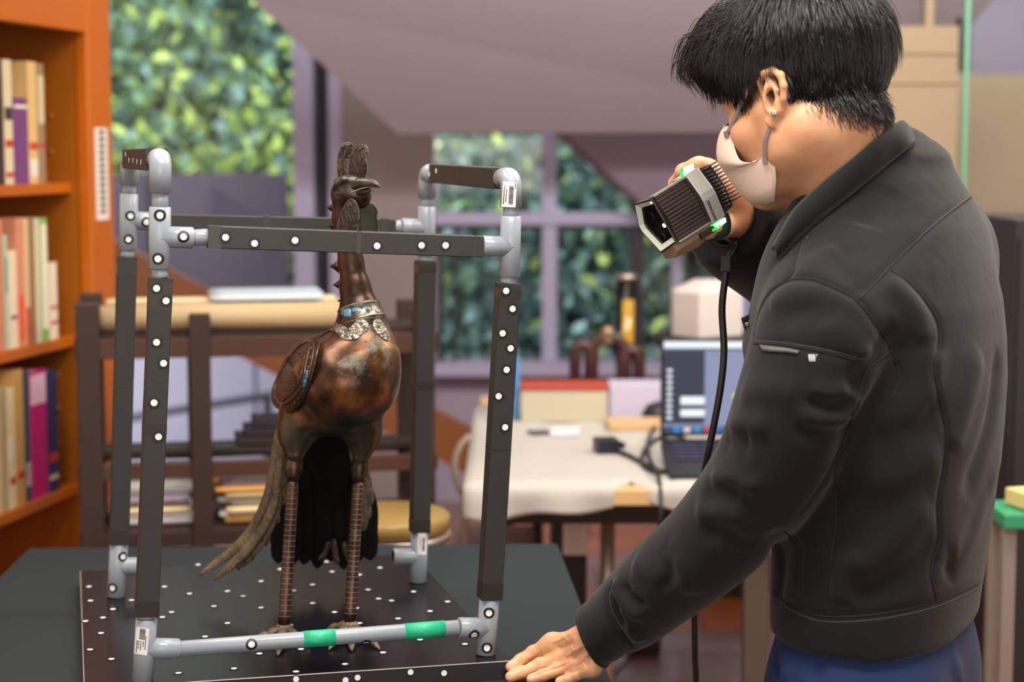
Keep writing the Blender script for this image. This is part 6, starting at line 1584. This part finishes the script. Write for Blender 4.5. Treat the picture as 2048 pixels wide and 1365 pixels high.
# short tapering hair on the nape and behind the ears, rooted on the skin itself
nape = lambda f: np.interp(f, [-.13, -.108, -.096, -.080, -.060, -.040, -.022, -.012], [-.078, -.076, -.071, -.058, -.038, -.018, .004, .03])
loc = ((Vh - np.array(HO)) @ RH) / HS; nl = normals(Vh, Fh) @ RH
sel = np.where((loc[:, 1] < -.012) & (loc[:, 1] > -.104) & (loc[:, 2] < .035) & (loc[:, 2] > nape(loc[:, 1]) - .004) & (np.abs(loc[:, 0]) < .085))[0]
pick = rng.choice(sel, 5200); R0_ = loc[pick] + rng.normal(size=(5200, 3)) * .0007; NN = nl[pick]
hgt = np.clip((R0_[:, 2] - nape(R0_[:, 1])) / .045, 0, 1); keep2 = rng.random(5200) < (.30 + .9 * hgt); R0_, NN, hgt = R0_[keep2], NN[keep2], hgt[keep2]
m2 = len(R0_); ln = (.008 + .014 * hgt) * (.7 + .6 * rng.random(m2)); dv = NN * (.04 + .03 * hgt)[:, None] + np.array([0, -.18, -1.0]) + rng.normal(size=(m2, 3)) * .16; dv /= np.linalg.norm(dv, axis=1, keepdims=True)
tt_ = np.linspace(0, 1, K)[None, :, None]; pn = R0_[:, None] + dv[:, None] * tt_ * ln[:, None, None] + NN[:, None] * (.0015 * hgt)[:, None, None] * np.sin(tt_ * PI); pts_ = np.concatenate([pts_, pn]); rad = np.concatenate([rad, (.00030 + .00040 * hgt)])
# thicker tousled locks over the crown and fringe
Vs, Fs = strands(pts_, rad)
M_ = np.array(Matrix((hl, hf, hu)).transposed()) * HS; Vs = Vs @ M_.T + np.array(HO)
# dark cap under the strands
tt, pp = np.meshgrid(np.linspace(0, PI, 60), np.linspace(0, 2 * PI, 90), indexing='ij'); cap = EC + np.stack([np.sin(tt) * np.cos(pp), np.sin(tt) * np.sin(pp), np.cos(tt)], -1) * (ER * 1.022)
ok = cap[..., 2] > hairline(cap[..., 1]) + .001
Fcap = [(i * 90 + j, (i + 1) * 90 + j, (i + 1) * 90 + j + 1, i * 90 + j + 1) for i in range(59) for j in range(89) if ok[i, j] and ok[i + 1, j] and ok[i, j + 1] and ok[i + 1, j + 1]]
Vcap = cap.reshape(-1, 3) @ M_.T + np.array(HO)
hair = np_obj('hair', np.concatenate([Vs, Vcap]), np.concatenate([Fs, np.array(Fcap) + len(Vs)]), M_hair, person); hair['kind'] = 'stuff'; hair['label'] = 'short black layered hair'

# ---- face mask with straps, ear stud, lashes and brow
M_mask = mat('pale beige mask fabric', (226, 204, 188), .75, bump=.15, bscale=500)
M_strap = mat('mauve elastic strap', (150, 128, 132), .8, bump=.4, bscale=900); M_mstitch = mat('mask stitch', (196, 168, 150), .8)
Cc = interp([Vector(v) for v in ((0, .104, .004), (0, .124, -.018), (0, .129, -.034), (0, .125, -.054), (0, .115, -.078), (0, .10, -.098), (0, .076, -.106))], 31)
Be = [Vector(v) for v in ((.046, .086, -.004), (.056, .077, -.011), (.0615, .072, -.034), (.0645, .065, -.053), (.0665, .044, -.061), (.067, .026, -.059), (.066, .018, -.066), (.060, .024, -.086), (.052, .036, -.101), (.034, .052, -.108))]
Bv_ = interp(Be, 31)
def mp(i, s_):
    c, b_ = Cc[i], Bv_[i]; a = s_ * PI / 2; k = math.cos(a)
    return H(b_.x * math.sin(a), b_.y + (c.y - b_.y) * k, b_.z + (c.z - b_.z) * (k ** 1.2))
rows = [[mp(i, s_) for s_ in np.linspace(-1, 1, 41)] for i in range(31)]
mask = MB().slab(rows, .0016, M_mask).build('face_mask', person); mask['label'] = 'pale beige face mask with mauve ear straps'
edge = [mp(i, .965) for i in range(1, 31)]; nrm = hl * .0012
MB().tube([p + nrm for p in edge], .0007, M_mstitch, 5).build('edge_stitching', mask)
def strap(pts):
    P_ = interp(pts, 24); rows = []
    for i, p in enumerate(P_):
        t = (P_[min(i + 1, 23)] - P_[max(i - 1, 0)]).normalized(); s_ = t.cross(hl).normalized(); rows.append([p + s_ * w_ for w_ in (-.0035, -.0012, .0012, .0035)])
    MB().slab(rows, .0012, M_strap).build('strap', mask)
def hd(x, y, lift): 
    q = hit(hbv, x, y, lift)[0]; return q if q is not None else at(x, y, 2.34)
strap([H(.0600, .079, -.015), H(.071, .052, .002), H(.0765, .030, .018), H(.080, .012, .031), H(.083, .0, .0375), EN(-.008, .038, .006)])
strap([H(.0690, .028, -.063), H(.075, .020, -.050), H(.079, .012, -.038), H(.079, -.006, -.024), EN(-.020, -.010, .004), EN(-.025, .006, .004)])
for p in (H(.0600, .080, -.0155), H(.0690, .0275, -.0645)): MB().box(p + hl * .0015, (.007, .0016, .009), mat('mauve bartack', (120, 98, 104), .8), RH_ if False else Matrix((hf, hl, hu)).transposed(), .0006).build('strap_tab', mask)
p, n_ = hit(hbv, 1549, 227, 0.0)
if p is not None:
    MB().lathe(p, n_, [(0, .0042), (.0018, .0044), (.0026, .0034), (.003, .001)], mat('clear silver stud', (214, 216, 206), .15, .8), 16).build('ear_stud', person)
for s_ in (1, -1):
    pts = [H(.022 * s_, .0925, .0015), H(.034 * s_, .0935, .000), H(.047 * s_, .084, -.001)]
    L2 = interp(pts, 16)
    mb = MB(); mb.tube(L2, .0011, M_hair, 5)
    for i in range(0, 16): mb.tube([L2[i], L2[i] + (hf * .006 + hl * .003 * s_ - hu * .003), L2[i] + (hf * .010 + hl * .006 * s_ - hu * .0035)], [.0005, .0004, .0001], M_hair, 3)
    mb.build('eyelashes', body)['kind'] = 'stuff'
    pts = [H(.014 * s_, .103, .025), H(.034 * s_, .097, .030), H(.052 * s_, .080, .024)]; L3 = interp(pts, 22); mb = MB()
    for i in range(22):
        for k in range(4): q = L3[i] + hu * (k - 1.5) * .0018 + hf * .0004; mb.tube([q, q + (hl * .006 * s_ + hu * .002 - hf * .001)], [.0006, .0002], M_hair, 3)
    mb.build('eyebrow', body)['kind'] = 'stuff'

# ================================================================== handheld scanner
M_grey = mat('silver scanner shell', (168, 168, 164), .42, .3); M_grey2 = mat('grey scanner shell', (128, 126, 120), .45, .3); M_sb = mat('black scanner plastic', (30, 28, 27), .42); M_rib = mat('brown black heat sink', (58, 46, 42), .45, .3)
M_led = mat('green white led bar', (200, 255, 220), .3, emit=(214, 255, 226), estr=2.2); M_ledg = mat('green led edge', (10, 220, 60), .3, emit=(20, 235, 70), estr=1.4); M_ledw = mat('white led', (255, 255, 245), .3, emit=(240, 255, 235), estr=6.0)
M_ring = mat('white light ring', (206, 218, 196), .5); M_lens = mat('black lens glass', (8, 10, 10), .06, spec=.8); M_tan = mat('grey brown lower shell', (150, 124, 100), .45)
YS = 2.50; ms = m_px(YS)
# local axes: a = towards the measured side (lower left), b = down the face, c = towards the viewer side
so = at(1380, 408, YS)
ia = Vector((-.866, 0, -.5)); ib = Vector((.5, 0, -.866)); ic = Vector((0, -1, 0))
tilt = Matrix.Rotation(math.radians(-24), 3, Vector((ib.x, ib.y, ib.z)))
sa = (tilt @ ia).normalized()
if sa.y > 0: sa = (Matrix.Rotation(math.radians(24), 3, ib) @ ia).normalized()
sb = ib.normalized(); sc_ = sa.cross(sb).normalized()
if sc_.y > 0: sc_ = -sc_
def Q(a, b_, c): return so + (sa * a + sb * b_ + sc_ * c) * ms       # units: photo pixels at the scanner's distance
Rs = Matrix((sa, sb, sc_)).transposed()
scan = thing('handheld_scanner', 'grey and black handheld scanner with green lit bars held before the mask', 'scanner', tuple(so))
def loft(secs, m, name, parent=scan, cap=True):
    """secs: list of (a, [(b, c), ...]) cross-sections along a"""
    mb = MB(); vs = []; k = len(secs[0][1])
    for a, s_ in secs: vs += [Q(a, b_, c) for b_, c in s_]
    fs = [(i * k + j, i * k + (j + 1) % k, (i + 1) * k + (j + 1) % k, (i + 1) * k + j) for i in range(len(secs) - 1) for j in range(k)]
    if cap: fs += [tuple(range(k))[::-1], tuple((len(secs) - 1) * k + j for j in range(k))]
    return mb.add(vs, fs, m).build(name, parent)
def sec(hb, ct, cm, cb_, dz=0): return [(-hb + dz, -cb_), (-hb + dz, ct * .62), (-hb * .12 + dz, ct), (hb * .12 + dz, ct), (hb + dz, ct * .62), (hb + dz, -cb_)]
# main housing block, band and rear fin block; top face towards the viewer is roof-shaped
loft([(60, sec(50, 14, 0, 40)), (-14, sec(50, 24, 0, 40))], M_sb, 'housing')
loft([(-12, sec(54, 31, 0, 42)), (-14, sec(55, 32, 0, 42)), (-43, sec(56, 33, 0, 42)), (-45, sec(55, 32, 0, 42))], M_grey, 'front_band')
loft([(-45, sec(52, 28, 0, 36)), (-74, sec(48, 24, 0, 30)), (-76, sec(46, 22, 0, 28))], M_sb, 'rear_block')
# ribbed heat sink: slats running along a, side by side down b
for i in range(13):
    b0 = -46 + i * 7.6
    ct = 26 - 10 * abs(b0 + 3.5) / 50
    MB().box(Q(29, b0, ct - 4), (84 * ms, 4.6 * ms, 9 * ms), M_rib, Rs, .0006).build('heat_sink_rib', scan)
    MB().box(Q(-9, b0 + 2, ct - 1), (7 * ms, 5.0 * ms, 10 * ms), M_sb, Rs, .0006).build('rib_clip', scan)
MB().box(Q(29, 0, 8), (84 * ms, 96 * ms, 16 * ms), M_rib, Rs).build('heat_sink_base', scan)
for s_ in (-1, 1): MB().box(Q(28, 51.5 * s_, 6), (88 * ms, 4.5 * ms, 28 * ms), M_grey2, Rs, .0008).build('side_rail', scan)
# rear fins towards the mask
for i in range(12):
    b0 = -45 + i * 7.6; MB().box(Q(-82, b0, 8), (30 * ms, 1.5 * ms, 34 * ms), M_sb, Rs).build('cooling_fin', scan)
    mb = MB(); mb.tube([Q(-52, b0, 29 - 9 * abs(b0) / 50), Q(-60, b0 + 1, 31 - 9 * abs(b0) / 50), Q(-72, b0 + 1, 24 - 9 * abs(b0) / 50)], 2.6 * ms, M_sb, 6).build('fin_root', scan)
# lit bars at both ends of the band
for b0, s_ in ((-57, -1), (60, 1)):
    mb = MB(); q = [Q(-16 - 2 * s_, b0, 6), Q(-44 - 4 * s_, b0, 4), Q(-48, b0 + 9 * s_, -2), Q(-26, b0 + 11 * s_, 0)]; mb.prism(q, sc_ * 8 * ms, M_led); mb.build('light_bar', scan)
    mb = MB(); q = [Q(-12 - 2 * s_, b0 - 2 * s_, 2), Q(-46 - 4 * s_, b0 - 2 * s_, 0), Q(-50, b0 + 10 * s_, -8), Q(-22, b0 + 12.5 * s_, -6)]; mb.prism(q, sc_ * 7 * ms, M_ledg); mb.build('light_bar_edge', scan)
# front hood with white ring, black glass and lamp; its mouth leans towards the viewer side
hood_out = [(-56, -44), (-12, -68), (2, -68), (58, -46), (50, 14), (-50, 14)]
def af(base, c): return base + (14 - c) / 82 * 13
def ringloft(specs, m, name):
    mb = MB(); vs = []; k = 6
    for a, sc2 in specs:
        for b_, c in hood_out: cc2 = (c + 27) * sc2 - 27; vs.append(Q(af(a, c), b_ * sc2, cc2))
    fs = [(i * k + j, i * k + (j + 1) % k, (i + 1) * k + (j + 1) % k, (i + 1) * k + j) for i in range(len(specs) - 1) for j in range(k)]
    return mb.add(vs, fs, m).build(name, scan)
ringloft([(40, .84), (56, .96), (75, 1.0), (77, .985), (77, .93)], M_sb, 'front_hood')
ringloft([(77, .93), (69, .74)], M_ring, 'light_ring')
ringloft([(69, .74), (64, .72)], M_sb, 'lens_wall')
mb = MB(); mb.prism([Q(af(64.5, c), b_ * .73, (c + 27) * .73 - 27) for b_, c in hood_out], sa * -2 * ms, M_lens); mb.build('lens_glass', scan)
MB().tube([Q(71, -46, 8), Q(71, 46, 8)], 1.4 * ms, M_grey2, 6).build('lens_bezel', scan)
MB().lathe(Q(70, 10, -6), sa, [(0, 4.4 * ms), (2 * ms, 4.0 * ms), (3.4 * ms, 2 * ms)], M_ledw, 14).build('lamp', scan)
MB().lathe(Q(74, -44, 2), sa, [(0, 3.2 * ms), (2 * ms, 2.6 * ms)], M_ledw, 12).build('lamp', scan)
for b0 in (-18, 30): MB().lathe(Q(70, b0, -32), sa, [(0, 8 * ms), (2 * ms, 8 * ms), (2 * ms, 5 * ms), (.5 * ms, 4 * ms)], M_sb, 16).build('camera_lens', scan)
# lower shell towards the thumb, button pad, strap, handle
loft([(78, [(52, -60), (52, 0), (66, 2), (78, -20), (74, -60)]), (20, [(50, -62), (50, 2), (66, 6), (84, -18), (80, -62)]), (-36, [(44, -60), (44, 0), (58, 2), (72, -16), (68, -60)])], M_tan, 'lower_shell')
MB().box(Q(4, 66, 10), (34 * ms, 12 * ms, 12 * ms), M_sb, Rs, .001).build('button_pad', scan)
for i in range(3): MB().box(Q(-8 + i * -8, 68 , 17), (5 * ms, 5 * ms, 2 * ms), M_ledg, Rs, .0004).build('status_led', scan)
MB().tube(interp([Q(-30, -20, -52), Q(-40, 0, -70), Q(-44, 30, -78), Q(-36, 58, -56)], 20), [16 * ms] * 20, M_sb, 14).build('handle', scan)
MB().tube(interp([Q(-52, 52, 8), Q(-50, 72, 2), Q(-40, 88, -8), Q(-24, 86, -24)], 20), [9 * ms] * 20, mat('dark green strap', (14, 44, 34), .5), 8, flat=.35).build('hand_strap', scan)
# lettering on the band
def lettering(txt, size, origin, right, up, m, name, parent, depth=.0003):
    cu = bpy.data.curves.new(name, 'FONT'); cu.body = txt; cu.size = size; cu.extrude = depth; cu.align_x = 'CENTER'; cu.align_y = 'CENTER'
    ob = bpy.data.objects.new('tmp', cu); COL.objects.link(ob); dg = bpy.context.evaluated_depsgraph_get(); me = bpy.data.meshes.new_from_object(ob.evaluated_get(dg)); bpy.data.objects.remove(ob)
    R = Matrix((right.normalized(), up.normalized(), right.cross(up).normalized())).transposed(); W = world_to(parent)
    for v in me.vertices: v.co = W @ (Vector(origin) + R @ v.co)
    me.name = name; me.materials.clear(); me.materials.append(m); o = link(name, me, parent); return o
fn = (Q(-36, 56, 33 * .62) - Q(-36, 56 * .12, 33)).normalized()
cen = Q(-21, 32, 33 * (1 - .38 * (32 - 6.7) / 49.3) + .9)
lettering('Go!SCAN3D', 8.4 * ms, cen, -fn, sa, M_sb, 'lettering', scan)
MB().lathe(Q(-21, 10, 32.4), fn.cross(sa) if fn.cross(sa).y < 0 else -fn.cross(sa), [(0, 2.2 * ms), (.6 * ms, 2.0 * ms)], mat('cyan dot', (40, 170, 215), .4), 12).build('logo_dot', scan)

# cable hanging from the scanner
cp = [at(1456, 520, 2.58), at(1450, 560, 2.575), at(1444, 620, 2.57), at(1448, 700, 2.565), at(1442, 770, 2.56), at(1428, 850, 2.56), at(1412, 930, 2.57), at(1398, 1020, 2.62), at(1390, 1150, 2.66), at(1390, 1300, 2.68), at(1392, 1420, 2.70)]
cab = thing('scanner_cable', 'thick black cable hanging from the handheld scanner past the laptop screen', 'cable', tuple(cp[-1] * Vector((1, 1, 0))) if False else (cp[-1].x, cp[-1].y, 0))
cp.append(Vector((cp[-1].x, cp[-1].y + .03, .2))); cp.append(Vector((cp[-1].x + .02, cp[-1].y + .08, .012))); cp.append(Vector((cp[-1].x + .2, cp[-1].y + .5, .012)))
MB().tube(interp([Q(-40, 40, -60), at(1470, 480, 2.60)] + cp, 90), .0052, M_black, 10).build('cord', cab)
MB().box(at(1452, 528, 2.578), (.014, .014, .024), M_black, None, .002).build('strain_relief', cab)
